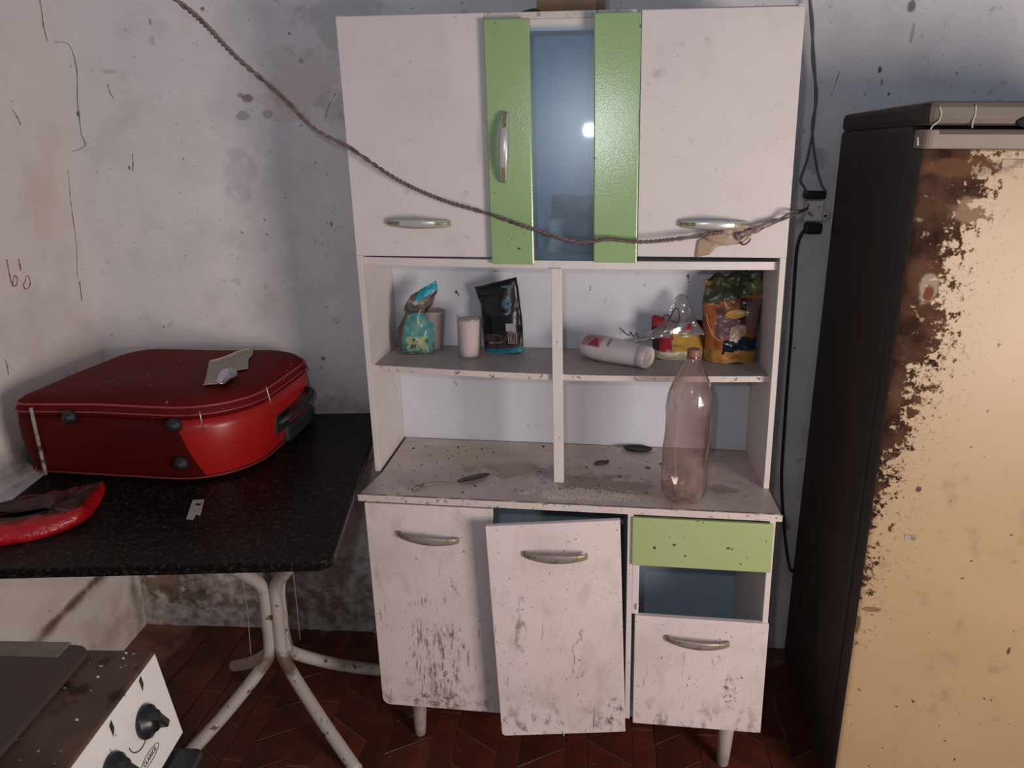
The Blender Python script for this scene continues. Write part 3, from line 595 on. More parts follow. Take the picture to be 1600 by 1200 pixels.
# slanted control panel
p0, p1 = Vector((0, -.002, .826)), Vector((0, -.030, .664))
def panel(a0, a1, t0, t1, d0, d1):
    V = []
    for a in (a0, a1):
        for t in (t0, t1):
            q = p0.lerp(p1, t); nrm = Vector((0, -.968, .25))
            for dd in (d0, d1): w_ = q+nrm*dd; V.append(TS(a, w_.y, w_.z))
    return V
PF = [(0, 1, 3, 2), (4, 6, 7, 5), (0, 4, 5, 1), (2, 3, 7, 6), (0, 2, 6, 4), (1, 5, 7, 3)]
pn = link('control_panel', mesh(panel(0, .52, 0, 1, -.012, .0), PF), stove_w, st, bevel=.001)
xa = Vector(TS(1, 0, 0))-Vector(TS(0, 0, 0)); dn = Vector(TS(0, p1.y, p1.z))-Vector(TS(0, p0.y, p0.z)); yu = -dn.normalized(); zn = (-xa).cross(yu); zn = zn if zn.x > 0 else -zn
def onpanel(u, v):
    o_ = Vector(TS(0, p0.y, p0.z)); dd = fw + r2*((u-800)/FPX) + u2*((600-v)/FPX); cc = Vector((CX, CY, CZ))
    return cc+dd*((o_-cc).dot(zn)/dd.dot(zn))
xr = yu.cross(zn)
def PM(u, v, d=0, rot=0): return frame(onpanel(u, v)+zn*d, xr, yu, zn) @ Matrix.Rotation(rot, 4, 'Z')
knobs = [(226, 1128), (176, 1205), (262, 1190)]
for i, (u, v) in enumerate(knobs[:2]):
    M = PM(u, v)
    kb = lathe('knob', [(.0265, 0), (.0275, .004), (.026, .009), (.019, .012), (.017, .02), (.0, .021)], black_pl, st, M, n=32)
    V, F = boxvf((-.0065, .0065, -.018, .018, .012, .034)); me = mesh([M @ Matrix.Rotation(.5, 4, 'Z') @ Vector(q) for q in V], F); link('grip', me, black_pl, kb, bevel=.003)
R = [PM(215, 1148, .0006) @ Vector((0.028*math.cos(a), .024*math.sin(a), 0)) for a in [math.pi+math.pi*i/20 for i in range(21)]]
V, F = tubevf(R, .0009, 5); link('printed_arc', mesh(V, F), black_pl, pn)
for u, v in ((221, 1068), (175, 1138)):
    M = PM(u, v, .0002); me = mesh([M @ Vector(q) for q in ((-.004, -.012, 0), (.004, -.003, 0), (.004, .012, 0), (-.004, .008, 0), (-.004, -.012, .0006), (.004, -.003, .0006), (.004, .012, .0006), (-.004, .008, .0006))], [(0, 3, 2, 1), (4, 5, 6, 7), (0, 1, 5, 4), (1, 2, 6, 5), (2, 3, 7, 6), (3, 0, 4, 7)])
    link('printed_burner_symbol', me, black_pl, pn)
M = PM(234, 1183, .0006); sl = math.radians(0)
R = [M @ Vector((.030*math.cos(a), .0085*math.sin(a), 0)) for a in [2*math.pi*i/28 for i in range(29)]]
V, F = tubevf(R, .0005, 5); link('logo_oval', mesh(V, F), black_pl, pn)
text('logo_text', 'CLARICE', .0105, M, black_pl, pn)
q = onpanel(262, 1165); V, F = boxvf((.02, .50, -.075, -.015, .60, .655), TS); link('oven_door_handle', mesh(V, F), black_pl, st, bevel=.012)
for u, v in ((195, 1010), (191, 1018), (153, 1058), (120, 1125)):
    p = P(u, v, z=.8455 if (u < 190 ) else .8455); box('food_crumb', (p.x-.002, p.x+.002, p.y-.0012, p.y+.0012, .8445 if u < 160 else .831, .8475 if u < 160 else .834), drip_w, st, bevel=.0006)

# ------------------------------------------------------------------ pouches and bags
def pouch(name, w, h, d, mats, region, M, parent=None, seed=0, crum=.006, warp=None, nu=22, nv=28, wid=lambda v: 1, prof=None, label=None, cat=None, base=None, thick=None):
    prof = prof or (lambda v: max(0, math.sin(math.pi*min(1, max(0, v))))**.45)
    V, F, mi = [], [], []
    for side in (-1, 1):
        for j in range(nv+1):
            v = j/nv
            for i in range(nu+1):
                u = -1+2*i/nu
                t = d/2*(max(0, 1-abs(u)**2.6))**.7*prof(v)+.0006
                x = u*w/2*wid(v); z = v*h; y = side*t
                q = Vector((x, y, z)); e = Vector((x*22, z*22, side*3+seed))
                nz = Vector((noise.noise(e), noise.noise(e+Vector((9, 0, 0))), noise.noise(e+Vector((0, 7, 0)))))
                n2 = Vector((0, noise.noise(e*2.6), noise.noise(e*2.6+Vector((4, 0, 0)))*.5))
                q += (nz+n2*.5)*crum*Vector((1, 1, .6)).length/1.5
                if v < .03: q.z = max(q.z, 0)
                if warp: q = warp(q, u, v)
                V.append(M @ q)
    N = (nu+1)*(nv+1)
    for s in (0, 1):
        for j in range(nv):
            for i in range(nu):
                a = s*N+j*(nu+1)+i; f = (a, a+1, a+nu+2, a+nu+1); F.append(f if s == 0 else f[::-1]); mi.append(region((-1+2*(i+.5)/nu), (j+.5)/nv, s))
    for j in range(nv):
        for i in (0, nu):
            a = j*(nu+1)+i; F.append((a, a+nu+1, N+a+nu+1, N+a)); mi.append(region(-1 if i == 0 else 1, (j+.5)/nv, 0))
    for i in range(nu):
        for j in (0, nv):
            a = j*(nu+1)+i; F.append((a, a+1, N+a+1, N+a)); mi.append(region(0, 0 if j == 0 else 1, 0))
    me = bpy.data.meshes.new(name); me.from_pydata([tuple(v) for v in V], [], F)
    o = link(name, me, mats, parent, smooth=True, base=base)
    for p, k in zip(me.polygons, mi): p.material_index = k
    if label: tag(o, label, cat)
    return o
SZ = lambda x: 1.0995+.0103*x
def pl(name, c, rough=.25, **k): return mat(name, c, rough, **k)
# coffee packet
kx = -.1935
cf = empty('coffee_packet', (kx, .2, SZ(kx)), 'black packet with blue foot band and white price sticker on the upper shelf', 'packet')
bk = pl('glossy_black_film', (.008, .009, .013), .28, layers=[dict(s=18, lo=.6, hi=.75, c=(.06, .045, .04), f=.5)]); bl = pl('blue_film', (.025, .23, .34)); bw = pl('brown_print', (.09, .055, .048), .3, layers=[dict(s=40, lo=.5, hi=.6, c=(.02, .015, .015))])
M = Matrix.Translation((kx, .20, SZ(kx))) @ Matrix.Rotation(math.radians(-10), 4, 'Z') @ Matrix.Rotation(math.radians(-5.5), 4, 'Y')
pouch('packet_film', .118, .198, .06, [bk, bl, bw], lambda u, v, s: 1 if v < .075 else (2 if v < .30 and s == 0 and u > -.85 else 0), M, cf, seed=3, crum=.0035, prof=lambda v: min(1, .65+v*2)*(1-max(0, v-.55)/.5)**.7 if v < 1 else .02, wid=lambda v: 1.0-.02*v, warp=lambda q, u, v: Vector((q.x-.012*max(0, v-.75)*4*(1 if u < 0 else .3), q.y, q.z+(.012*u if v > .85 else 0))))
yb = -.030
def loc(M, x, y, z): return M @ Vector((x, y, z))
def plate(name, x0, x1, z0, z1, M, m, parent, y=-.034, t=.0006):
    V, F = boxvf((x0, x1, y-t, y, z0, z1)); return link(name, mesh([M @ Vector(q) for q in V], F), m, parent, bevel=0)
plate('price_sticker', .022, .050, .066, .088, M, mat('paper_white', (.55, .50, .49), .6), cf, y=-.0345)
plate('barcode_panel', .026, .052, .032, .064, M, mat('paper_pinkish', (.45, .36, .34), .6), cf, y=-.0345)
for i in range(5): plate('barcode_bar', .029+i*.0045, .031+i*.0045, .034, .062, M, bk, cf, y=-.0353)
em = lathe('round_emblem', [(0, 0), (.0145, 0), (.0145, .0008), (0, .0009)], pl('pale_blue_print', (.16, .32, .40)), cf, M @ Matrix.Translation((.030, -.0335, .142)) @ Matrix.Rotation(math.pi/2, 4, 'X'), n=20)
text('emblem_text', 'TW', .015, M @ Matrix.Translation((.030, -.0350, .142)) @ Matrix.Rotation(math.pi/2, 4, 'X'), mat('dark_blue_print', (.02, .05, .09), .5), em)
plate('top_band', .012, .044, .183, .190, M, pl('pale_band', (.12, .20, .24)), cf, y=-.010, t=.003)
text('small_print', '100% CAFÉ', .008, M @ Matrix.Translation((-.012, -.0352, .035)) @ Matrix.Rotation(math.pi/2, 4, 'X'), mat('print_pink', (.4, .3, .28), .6), cf)
# teal packet, slumped
kx = -.437
tl = pl('teal_film', (.07, .25, .25), .3, layers=[dict(s=16, lo=.5, hi=.62, c=(.22, .36, .30), f=.8), dict(s=34, lo=.60, hi=.68, c=(.02, .07, .08), f=.8)]); tg = pl('grey_brown_film', (.15, .11, .095), .3, layers=[dict(s=30, lo=.45, hi=.6, c=(.06, .045, .04)), dict(s=24, lo=.6, hi=.7, c=(.4, .36, .34))]); tb2 = pl('bright_cyan_film', (.02, .33, .42), .3); ty = pl('yellow_green_print', (.32, .38, .20), .3, layers=[dict(s=60, lo=.5, hi=.56, c=(.05, .1, .08))])
M = Matrix.Translation((kx, .165, SZ(kx))) @ Matrix.Rotation(math.radians(8), 4, 'Z')
pouch('teal_packet', .098, .185, .06, [tl, tg, tb2, ty], lambda u, v, s: 2 if v > .84 and u > -.3 else (1 if (v > .62 or u < -.72 or v < .05) else (3 if .08 < v < .30 and -.5 < u < .7 else 0)), M, None, seed=11, crum=.010,
      wid=lambda v: 1.0-.42*math.exp(-((v-.62)/.16)**2)+(-.35*max(0, v-.8)/.2), prof=lambda v: min(1, .5+v*3)*(1-v)**.35+.02, base=(kx, .165, SZ(kx)),
      warp=lambda q, u, v: Vector((q.x+.024*max(0, v-.55)*2+(-.02*(1-v) if u < 0 else 0)*.3, q.y, q.z+(.020*u if v > .75 else 0)+.005*(1-v)*(-u)*0)),
      label='slumped teal and grey packet leaning on the left end of the shelf', cat='packet')
# plastic cup behind
kx = -.402
o = lathe('plastic_cup', [(.0, .001), (.024, .001), (.026, .004), (.034, .105), (.037, .112), (.0355, .112), (.033, .104), (.0245, .006), (0, .005)], cup_m, None, Matrix.Translation((kx, .220, SZ(kx))), base=(kx, .220, SZ(kx))); tag(o, 'frosted plastic cup half hidden behind the teal packet', 'cup')
# jar with powder
kx = -.284
jr = empty('glass_jar', (kx, .135, SZ(kx)), 'clear open glass tumbler full of white powder on the shelf', 'glass')
MJ = Matrix.Translation((kx, .135, SZ(kx)))
lathe('glass', [(0, .0008), (.028, .0008), (.030, .003), (.0325, .108), (.0330, .118), (.0318, .118), (.0310, .106), (.0282, .006), (0, .006)], glass_j, jr, MJ)
lathe('powder', [(0, .0062), (.0275, .0062), (.0283, .010), (.0306, .098), (.0308, .108), (0, .094)], sugar, jr, MJ)
# lotion bottle lying down
lo = empty('lotion_bottle', P(960, 560, z=1.10), 'white plastic bottle with a red label lying on its side', 'bottle')
lw = pl('white_hdpe', (.58, .53, .53), .35); lc = pl('white_cap', (.68, .60, .61), .35)
pa = Vector((.022, .175, SZ(.02)+.036)); pb = Vector((.187, .075, SZ(.19)+.030)); ax = (pb-pa).normalized(); xx = ax.cross(Vector((0, 0, 1))).normalized(); yy2 = xx.cross(ax)
ML = frame(pa, xx, -yy2 if yy2.z < 0 else yy2, ax); 
L_ = (pb-pa).length
ov = lambda v, a, z: Vector((v.x*1.0, v.y*.86, v.z))
lathe('bottle_body', [(0, -.004), (.014, -.002), (.028, .006), (.037, .022), (.0405, .05), (.041, .09), (.038, .13), (.032, L_-.006), (.029, L_-.002), (0, L_-.001)], lw, lo, ML, warp=ov)
cpo = lathe('cap', [(.030, L_-.006), (.0345, L_-.004), (.0345, L_+.012), (.032, L_+.018), (.026, L_+.0185), (.023, L_+.016), (.014, L_+.0155), (.012, L_+.017), (0, L_+.017)], lc, lo, ML, warp=ov)
# label wrapped on the upper camera-side
def wrap(name, a0, a1, z0, z1, m, parent, extra=.0008, tri=False, rfun=lambda z: .0412-.09*max(0, z-.09)**1.3-.12*max(0, .05-z)):
    V, F = [], []; nn = 10
    for j in range(nn+1):
        for i in range(nn+1):
            a = math.radians(a0+(a1-a0)*i/nn); z = z0+(z1-z0)*j/nn
            if tri: z = z0+(z1-z0)*(j/nn)*(1-.75*i/nn)+.012*i/nn
            r = rfun(z)+extra; V.append(ML @ Vector((r*math.cos(a), r*math.sin(a)*.86, z)))
    for j in range(nn):
        for i in range(nn): k = j*(nn+1)+i; F.append((k, k+1, k+nn+2, k+nn+1))
    o = link(name, mesh(V, F), m, parent, smooth=True); md = o.modifiers.new('s', 'SOLIDIFY'); md.thickness = .0003; return o
lb = wrap('label', 8+10, 78, .028, .085, pl('pink_label', (.36, .24, .24), .4, layers=[dict(s=70, lo=.5, hi=.6, c=(.28, .10, .12))]), lo)
wrap('label_red_mark', 22, 60, .048, .082, pl('dark_red_print', (.24, .03, .05), .4), lb, extra=.0014, tri=True)
t_o = ML @ Vector((.0412*math.cos(math.radians(50)), .0412*.86*math.sin(math.radians(50)), .105)); nrm = (ML.to_3x3() @ Vector((math.cos(math.radians(50)), math.sin(math.radians(50)), 0))).normalized()
text('label_text', 'BODY', .010, frame(t_o, ax.cross(nrm)*-1, ax*-1, nrm) if False else frame(t_o, (ax.cross(nrm))*1, -ax*1 if False else ax.cross(nrm).cross(nrm)*-1, nrm), mat('black_print', (.03, .02, .03), .5), lb)
# clear bag with yellow/red
kx = .292
yb_ = empty('rice_bag', (kx, .185, SZ(kx)), 'half-empty clear bag with yellow and red print behind the brown bottle', 'bag')
yl = pl('yellow_film', (.40, .24, .035), .3, layers=[dict(s=10, lo=.45, hi=.7, c=(.32, .17, .03))]); rd = pl('red_film', (.25, .012, .02), .3); dr_ = pl('dark_red_film', (.05, .01, .012), .3); rc = pl('rice_white', (.45, .40, .30), .4, layers=[dict(s=50, lo=.5, hi=.6, c=(.36, .32, .22))]); cl = clear('clear_bag_film', (.80, .80, .82), .25, (.45, .42, .43), .12, 2.0, (20, .6))
M = Matrix.Translation((kx+.004, .185, SZ(kx))) @ Matrix.Rotation(math.radians(6), 4, 'Z')
def rg(u, v, s):
    if v < .20: return 3
    if v < .80: return 2 if u < -.8 else (1 if u < -.45+.25*v else 0)
    return 1 if (u < -.3 or v < .9) else 2
pouch('bag_film', .155, .105, .07, [yl, rd, dr_, rc], rg, M, yb_, seed=21, crum=.006, prof=lambda v: (1-v)**.4*min(1, .6+3*v)+.05, wid=lambda v: 1-.14*v, warp=lambda q, u, v: Vector((q.x-.012*v, q.y+.02*v, q.z-.006*u*v)))
# transparent top of the bag, a crumpled sheet to a peak and a flap to the left
V = []; F = []
nu, nv = 16, 12
for j in range(nv+1):
    for i in range(nu+1):
        u, v = i/nu, j/nv
        x0_, x1_ = -.188+.168*v, .070-.062*v
        x_ = x0_+(x1_-x0_)*u
        zb = .040+.026*u; zt = .085+.085*math.exp(-((x_+.005)/.045)**2)
        z_ = zb+(zt-zb)*v*.98+.006
        y_ = -.015+.03*v+.012*noise.noise(Vector((x_*30, z_*30, 5)))
        V.append(M @ Vector((x_, y_, z_)))
for j in range(nv):
    for i in range(nu): k = j*(nu+1)+i; F.append((k, k+1, k+nu+2, k+nu+1))
o = link('clear_bag_neck', mesh(V, F), cl, yb_, smooth=True); md = o.modifiers.new('s', 'SOLIDIFY'); md.thickness = .0008
ink = mat('black_ink', (.02, .012, .012), .5)
text('bag_print', 'TIPO 1', .010, FRONT(P(1056, 541, y=.125)), ink, yb_)
for pp in ([(1035, 498), (1040, 492), (1046, 494), (1044, 503), (1050, 490), (1055, 482), (1060, 484), (1062, 500), (1056, 504), (1048, 500)], [(968, 512), (976, 520), (984, 524), (985, 518), (990, 526), (995, 520), (997, 528)]):
    tube('printed_lettering', [P(u, v, y=.150) for u, v in pp], .0016, ink, yb_, n=5, sm=3)
# orange snack bag
kx = .420
ob = empty('snack_bag', (kx, .165, SZ(kx)), 'crumpled orange and green bag with dark blue band, right end of shelf', 'bag')
og = pl('orange_film', (.33, .085, .022), .22, layers=[dict(s=9, lo=.45, hi=.6, c=(.42, .17, .035), f=.9), dict(s=16, lo=.58, hi=.66, c=(.12, .03, .025), f=.8)], bump=(25, .4, .006)); gn = pl('green_film', (.035, .045, .02), .25, layers=[dict(s=22, lo=.52, hi=.62, c=(.17, .17, .06)), dict(s=14, lo=.55, hi=.65, c=(.10, .10, .10))], bump=(25, .4, .006)); nb = pl('navy_film', (.008, .010, .028), .22); mv = pl('mauve_window', (.20, .10, .10), .22, layers=[dict(s=14, lo=.45, hi=.6, c=(.10, .05, .055))], bump=(30, .4, .006)); pk = pl('cream_print', (.42, .27, .20), .3); yo = pl('amber_film', (.42, .20, .045), .3, layers=[dict(s=18, lo=.5, hi=.6, c=(.30, .12, .03))])
dm = pl('dark_maroon_film', (.045, .012, .014), .2)
def ro(u, v, s):
    if s: return 0
    if v > .70+.06*u: return 1
    if .10+.05*(u+.3) < v < .27+.04*u and u > -.38: return 2
    if v < .14: return 5
    if .52 < v < .64 and -.35 < u < .2: return 5
    if .25 < v < .42 and -.05 < u < .45: return 4
    if u > .25 and .34 < v < .70: return 6 if u < .5 else 3
    if .30 < v < .62 and -.6 < u < .25: return 3
    return 0
M = Matrix.Translation((kx, .165, SZ(kx))) @ Matrix.Rotation(math.radians(-4), 4, 'Z') @ Matrix.Rotation(math.radians(1), 4, 'Y')
pouch('bag_film', .146, .252, .085, [og, gn, nb, mv, pk, yo, dm], ro, M, ob, seed=31, crum=.009, nu=34, nv=44, prof=lambda v: min(1, .7+2*v)*(1-max(0, v-.35)/.7)**.8,
      wid=lambda v: .90+.14*v, warp=lambda q, u, v: Vector((q.x-.004*v, q.y+.03*v, q.z*(1-.08*v*(1-u)*.9)+(.008*math.sin(9*u) if v > .9 else 0))))
lathe('oval_logo', [(0, 0), (.026, 0), (.0262, .0007), (.0255, .0009), (0, .0010)], pl('amber_logo', (.42, .22, .05), .3), ob, Matrix.Translation(P(1150, 491, y=.122)) @ Matrix.Rotation(-.12, 4, 'Y') @ Matrix.Diagonal((1, 1, .45, 1)) @ Matrix.Rotation(math.pi/2, 4, 'X'), n=24)
tube('printed_curve', [P(u, v, y=.118) for u, v in ((1104, 490), (1106, 505), (1112, 520), (1120, 530), (1128, 533))], .0009, pk, ob, n=5, sm=4)

# ------------------------------------------------------------------ things on the counter
bx = Vector((.296, -.090, ZC+.003+.001))
bt = empty('soda_bottle', bx, 'empty crumpled brownish clear plastic bottle standing on the counter', 'bottle')
def dent(v, a, z):
    k = 1
    k -= .16*math.exp(-((z-.235)/.022)**2)*max(0, math.cos(a+.9))**2
    k -= .10*math.exp(-((z-.19)/.03)**2)*max(0, math.cos(a+1.6))**3
    k += (.09*noise.noise(Vector((math.cos(a)*2, math.sin(a)*2, z*16)))+.06*noise.noise(Vector((math.cos(a)*5, math.sin(a)*5, z*30+4))))*(1 if .03 < z < .32 else .25)
    if z < .03: k *= 1-.10*(1-z/.03)*(.5+.5*math.cos(5*a))
    zz = z+(.006*(.5+.5*math.cos(5*a)) if z < .012 else 0)
    return Vector((v.x*k, v.y*k, zz))
MB_ = Matrix.Translation(bx) @ Matrix.Diagonal((1.02, 1.02, .925, 1))
lathe('bottle_body', [(0, .012), (.018, .004), (.030, .0), (.042, .006), (.0515, .022), (.0545, .05), (.0545, .10), (.0535, .15), (.0545, .20), (.0555, .26), (.0545, .29), (.049, .315), (.039, .342), (.028, .366), (.018, .388), (.0145, .398), (.0140, .412)], pink_cl, bt, MB_, n=56, warp=dent, open_top=True)
lathe('neck_ring', [(.0145, .396), (.0168, .397), (.0168, .400), (.0145, .401)], cap_p, bt, MB_, n=28)
lathe('cap', [(.0158, .404), (.0160, .406), (.0160, .420), (.0145, .4225), (0, .423)], cap_p, bt, MB_, n=28)
V = [];
# spoon
sp = empty('spoon', P(700, 758, z=.807), 'grimy brown spoon lying on the left of the counter', 'spoon')
wood = mat('pale_brown_stem', (.27, .18, .14), .5, layers=[dict(s=40, lo=.5, hi=.6, c=(.14, .09, .07))]); wd2 = mat('dark_spoon_bowl', (.13, .085, .075), .5)
sz = .8036
V, F = tubevf(smoothpath([P(645, 765, z=sz+.002), P(665, 757, z=sz+.003), P(690, 755, z=sz+.004), P(713, 755, z=sz+.005)], 5), lambda t: .0048-.0018*t, 8, flat=1); link('stem', mesh(V, F), wood, sp, smooth=True)
c_ = P(740, 749, z=sz+.004); e_ = (P(763, 743, z=sz)-P(716, 755, z=sz)); ang = math.atan2(e_.y, e_.x)
lathe('bowl', [(0, -.004), (.5, -.0036), (.85, -.001), (1, .004), (.9, .0025), (.5, -.001), (0, -.0018)], wd2, sp, Matrix.Translation(c_) @ Matrix.Rotation(ang, 4, 'Z') @ Matrix.Diagonal((e_.length/2+.004, .016, 1.3, 1)), n=24)
# dark oval dish
c_ = Vector((.197, .228, ZC+.004))
o = lathe('dark_plastic_lid', [(0, .0012), (.8, .0012), (1, .006), (.97, .008), (.75, .004), (0, .0035)], mat('black_melted_plastic', (.012, .013, .013), .5), None, Matrix.Translation(Vector((c_.x, c_.y, ZC+.0028))) @ Matrix.Diagonal((.043, .021, 1.2, 1)), base=c_); tag(o, 'small black oval plastic lid at the back of the counter', 'lid')
# dried brown peel
c_ = P(940, 724, z=ZC+.002); random.seed(5)
def scrap(name, c, sx, sy, h, m, label, cat, ang=0, seed=1):
    V, F = [], []; N = 14
    for ly, (rs, z) in enumerate(((1.0, .0004), (.9, h), (.0, h*.8))):
        for i in range(N):
            a = 2*math.pi*i/N; r = rs*(1+.55*noise.noise(Vector((math.cos(a)*1.7, math.sin(a)*1.7, seed))))
            V.append(Matrix.Translation(c) @ Matrix.Rotation(ang, 4, 'Z') @ Vector((r*sx*math.cos(a), r*sy*math.sin(a), z)))
    for j in range(2):
        for i in range(N): F.append((j*N+i, j*N+(i+1) % N, (j+1)*N+(i+1) % N, (j+1)*N+i))
    F.append(tuple(range(N))[::-1])
    o = link(name, mesh(V, F), m, None, smooth=False, base=c); return tag(o, label, cat)
peel = mat('dried_brown_peel', (.06, .022, .018), .6)
scrap('dried_peel', c_, .024, .008, .006, peel, 'shrivelled reddish-brown peel scrap right of the support post', 'scrap', .5, 2)
c_ = P(1012, 732, z=ZC+.001); scrap('dried_crumb', c_, .008, .005, .003, peel, 'small dark crumb between the peel and the bottle', 'crumb', 0, 3)
# crumbs: nobody could count them
V, F = [], []; random.seed(3)
for i in range(170):
    xx_ = random.uniform(-.49, .49); yy_ = random.uniform(-.14, .25); r = random.uniform(.0007, .0020)*(1 if random.random() < .85 else 1.9)
    zc_ = ZC+.0103*xx_
    v, f = boxvf((-r, r, -r*.7, r*.7, .0002, r*.7)); R_ = Matrix.Translation((xx_, yy_, zc_)) @ Matrix.Rotation(random.random()*3, 4, 'Z'); b0 = len(V); V += [R_ @ Vector(q) for q in v]; F += [tuple(q+b0 for q in ff) for ff in f]
o = link('crumbs', mesh(V, F), mat('dark_crumbs', (.045, .028, .02), .8), None); tag(o, 'dark crumbs and droppings scattered over the counter', 'crumbs', kind='stuff')
V, F = [], []
for i in range(420):
    xx_ = random.gauss(.03, .06); yy_ = random.gauss(-.085, .018); r = random.uniform(.0008, .0022); yy_ = max(-.14, yy_)
    v, f = boxvf((-r, r, -r, r, .0002, r*.6)); R_ = Matrix.Translation((xx_, yy_, ZC+.0103*xx_)) @ Matrix.Rotation(random.random()*3, 4, 'Z'); b0 = len(V); V += [R_ @ Vector(q) for q in v]; F += [tuple(q+b0 for q in ff) for ff in f]
o = link('spilled_powder', mesh(V, F), mat('pale_spill', (.62, .54, .46), .8), None); tag(o, 'pale powder spilled at the foot of the support post', 'powder', kind='stuff')

# ------------------------------------------------------------------ cabinet top and behind the glass
p0_ = P(838, 25, y=.12); p1_ = P(930, 25, y=.12)
box_ = empty('cardboard_box', (-.03, .17, 1.945), 'plain brown cardboard box standing on top of the cabinet', 'box')
V, F = boxvf((p0_.x, p1_.x+.002, .12, .22, 1.9455, 2.16)); link('box_body', mesh(V, F), card, box_, bevel=.001)
V, F = boxvf((p1_.x+.0022, p1_.x+.022, .125, .22, 1.9460, 2.16)); link('box_flap', mesh(V, F), card2, box_, bevel=.001)
st_ = mat('dark_leather', (.035, .022, .018), .5)
o = tube('leather_strap', [P(772, 27, y=.04), P(800, 24, y=.04), P(822, 19, y=.04), P(836, 17, y=.04), P(843, 22, y=.04)], lambda t: .002+.0045*t, st_, None, n=8, sm=4, base=(-.14, .03, 1.95)); tag(o, 'dark bent strap end lying on the cabinet top beside the cardboard box', 'strap')
M = Matrix.Translation((.022, .15, 1.3895))
o = pouch('dark_bag', .19, .145, .08, [mat('dark_grey_cloth', (.035, .035, .045), .8)], lambda u, v, s: 0, M, None, seed=44, crum=.006, base=(.022, .15, 1.389), wid=lambda v: 1-.1*v, label='dark cloth bag behind the cabinet glass', cat='bag', prof=lambda v: (1-v)**.3)
M = Matrix.Translation((-.053, .11, 1.3890))
o = pouch('crumpled_wrapper', .05, .09, .03, [mat('pale_crumpled_wrap', (.42, .38, .38), .5, bump=(40, .6, .004))], lambda u, v, s: 0, M, None, seed=50, crum=.008, base=(-.053, .11, 1.389), label='pale crumpled wrapper behind the glass, left of the dark bag', cat='wrapper')

# ------------------------------------------------------------------ cords and socket
cord_px = [(275, 0, -.50), (320, 38, -.42), (370, 90, -.32), (440, 150, -.20), (490, 200, -.11), (545, 230, -.05), (620, 280, -.034), (690, 312, -.034), (760, 333, -.036), (830, 357, -.042), (900, 378, -.044), (950, 374, -.044), (1000, 378, -.044), (1060, 373, -.040), (1130, 362, -.030)]
path = smoothpath([P(u, v, y=y) for u, v, y in [(-380, -420, -1.1), (-100, -260, -.85), (60, -150, -.70), (150, -90, -.62)]+cord_px], 24)
cd = empty('twisted_cord', path[-1], 'brown twisted electric cord sagging across the cabinet doors', 'cord')
for s in (0, math.pi):
    pth = []
    for i, p in enumerate(path):
        t = (path[min(i+1, len(path)-1)]-path[max(i-1, 0)]).normalized(); N = t.cross(Vector((0, 1, 0))).normalized(); B = t.cross(N); a = i*.55*(.75+.2*math.sin(i*.05))+s
        pth.append(p+(N*math.cos(a)+B*math.sin(a))*.0027)
    V, F = tubevf(pth, .0028, 6); link('cord_strand', mesh(V, F), wire_br, cd, smooth=True)
pth2 = [P(1195, 352, y=-.022), P(1218, 345, y=-.025), P(1240, 336, y=-.012), P(1252, 331, y=.2), P(1262, 326, y=.44)]
for s in (0, 1): tube('cord_strand', [p+Vector((0, 0, .006*s*(i == 2)+.004*s)) for i, p in enumerate(pth2)], .0026, wire_gr, cd, n=7)
# tape lump
tp = empty('tape_joint', P(1165, 362, y=-.02), 'yellowed tape patch and lump holding the cord joint on the right door', 'tape')
def patch(name, px, y, m, t=.0012, seed=0, amp=.003):
    pts = [P(u, v, y=y) for u, v in px]; c = sum(pts, Vector())/len(pts); V, F = [], []; nr = 5; n_ = len(pts)*3
    ring_ = []
    for i in range(len(pts)):
        for k in range(3): ring_.append(pts[i].lerp(pts[(i+1) % len(pts)], k/3))
    for r in range(nr+1):
        for p in ring_:
            q = c.lerp(p, r/nr); q = q+Vector((0, -abs(noise.noise(q*45+Vector((seed, 0, 0))))*amp, 0)); V.append(q)
    for r in range(nr):
        for i in range(n_): F.append((r*n_+i, r*n_+(i+1) % n_, (r+1)*n_+(i+1) % n_, (r+1)*n_+i))
    o = link(name, mesh(V, F), m, tp, smooth=True); md = o.modifiers.new('s', 'SOLIDIFY'); md.thickness = t; return o
patch('tape_patch', [(1086, 402), (1090, 376), (1105, 368), (1150, 366), (1148, 380), (1120, 386), (1108, 398)], -.0065, tape_m, .0006, 3, .002)
patch('tape_fold', [(1098, 366), (1118, 352), (1150, 348), (1172, 352), (1174, 368), (1160, 380), (1135, 384), (1110, 378)], -.024, tape_m, .001, 7, .008)
V, F = tubevf(smoothpath([P(1150, 370, y=-.026), P(1165, 364, y=-.028), P(1182, 358, y=-.028), P(1200, 350, y=-.024), P(1216, 344, y=-.0)], 6), lambda t: (.0095+.004*noise.noise(Vector((t*7, 0, 0))))*(1-.45*t), 10); link('tape_wrap', mesh(V, F), tape_d, tp, smooth=True)
tube('loose_wire_end', [P(1157, 378, y=-.028), P(1160, 382, y=-.032), P(1167, 380, y=-.032), P(1173, 373, y=-.03)], .0018, wire_bk, tp, n=6)
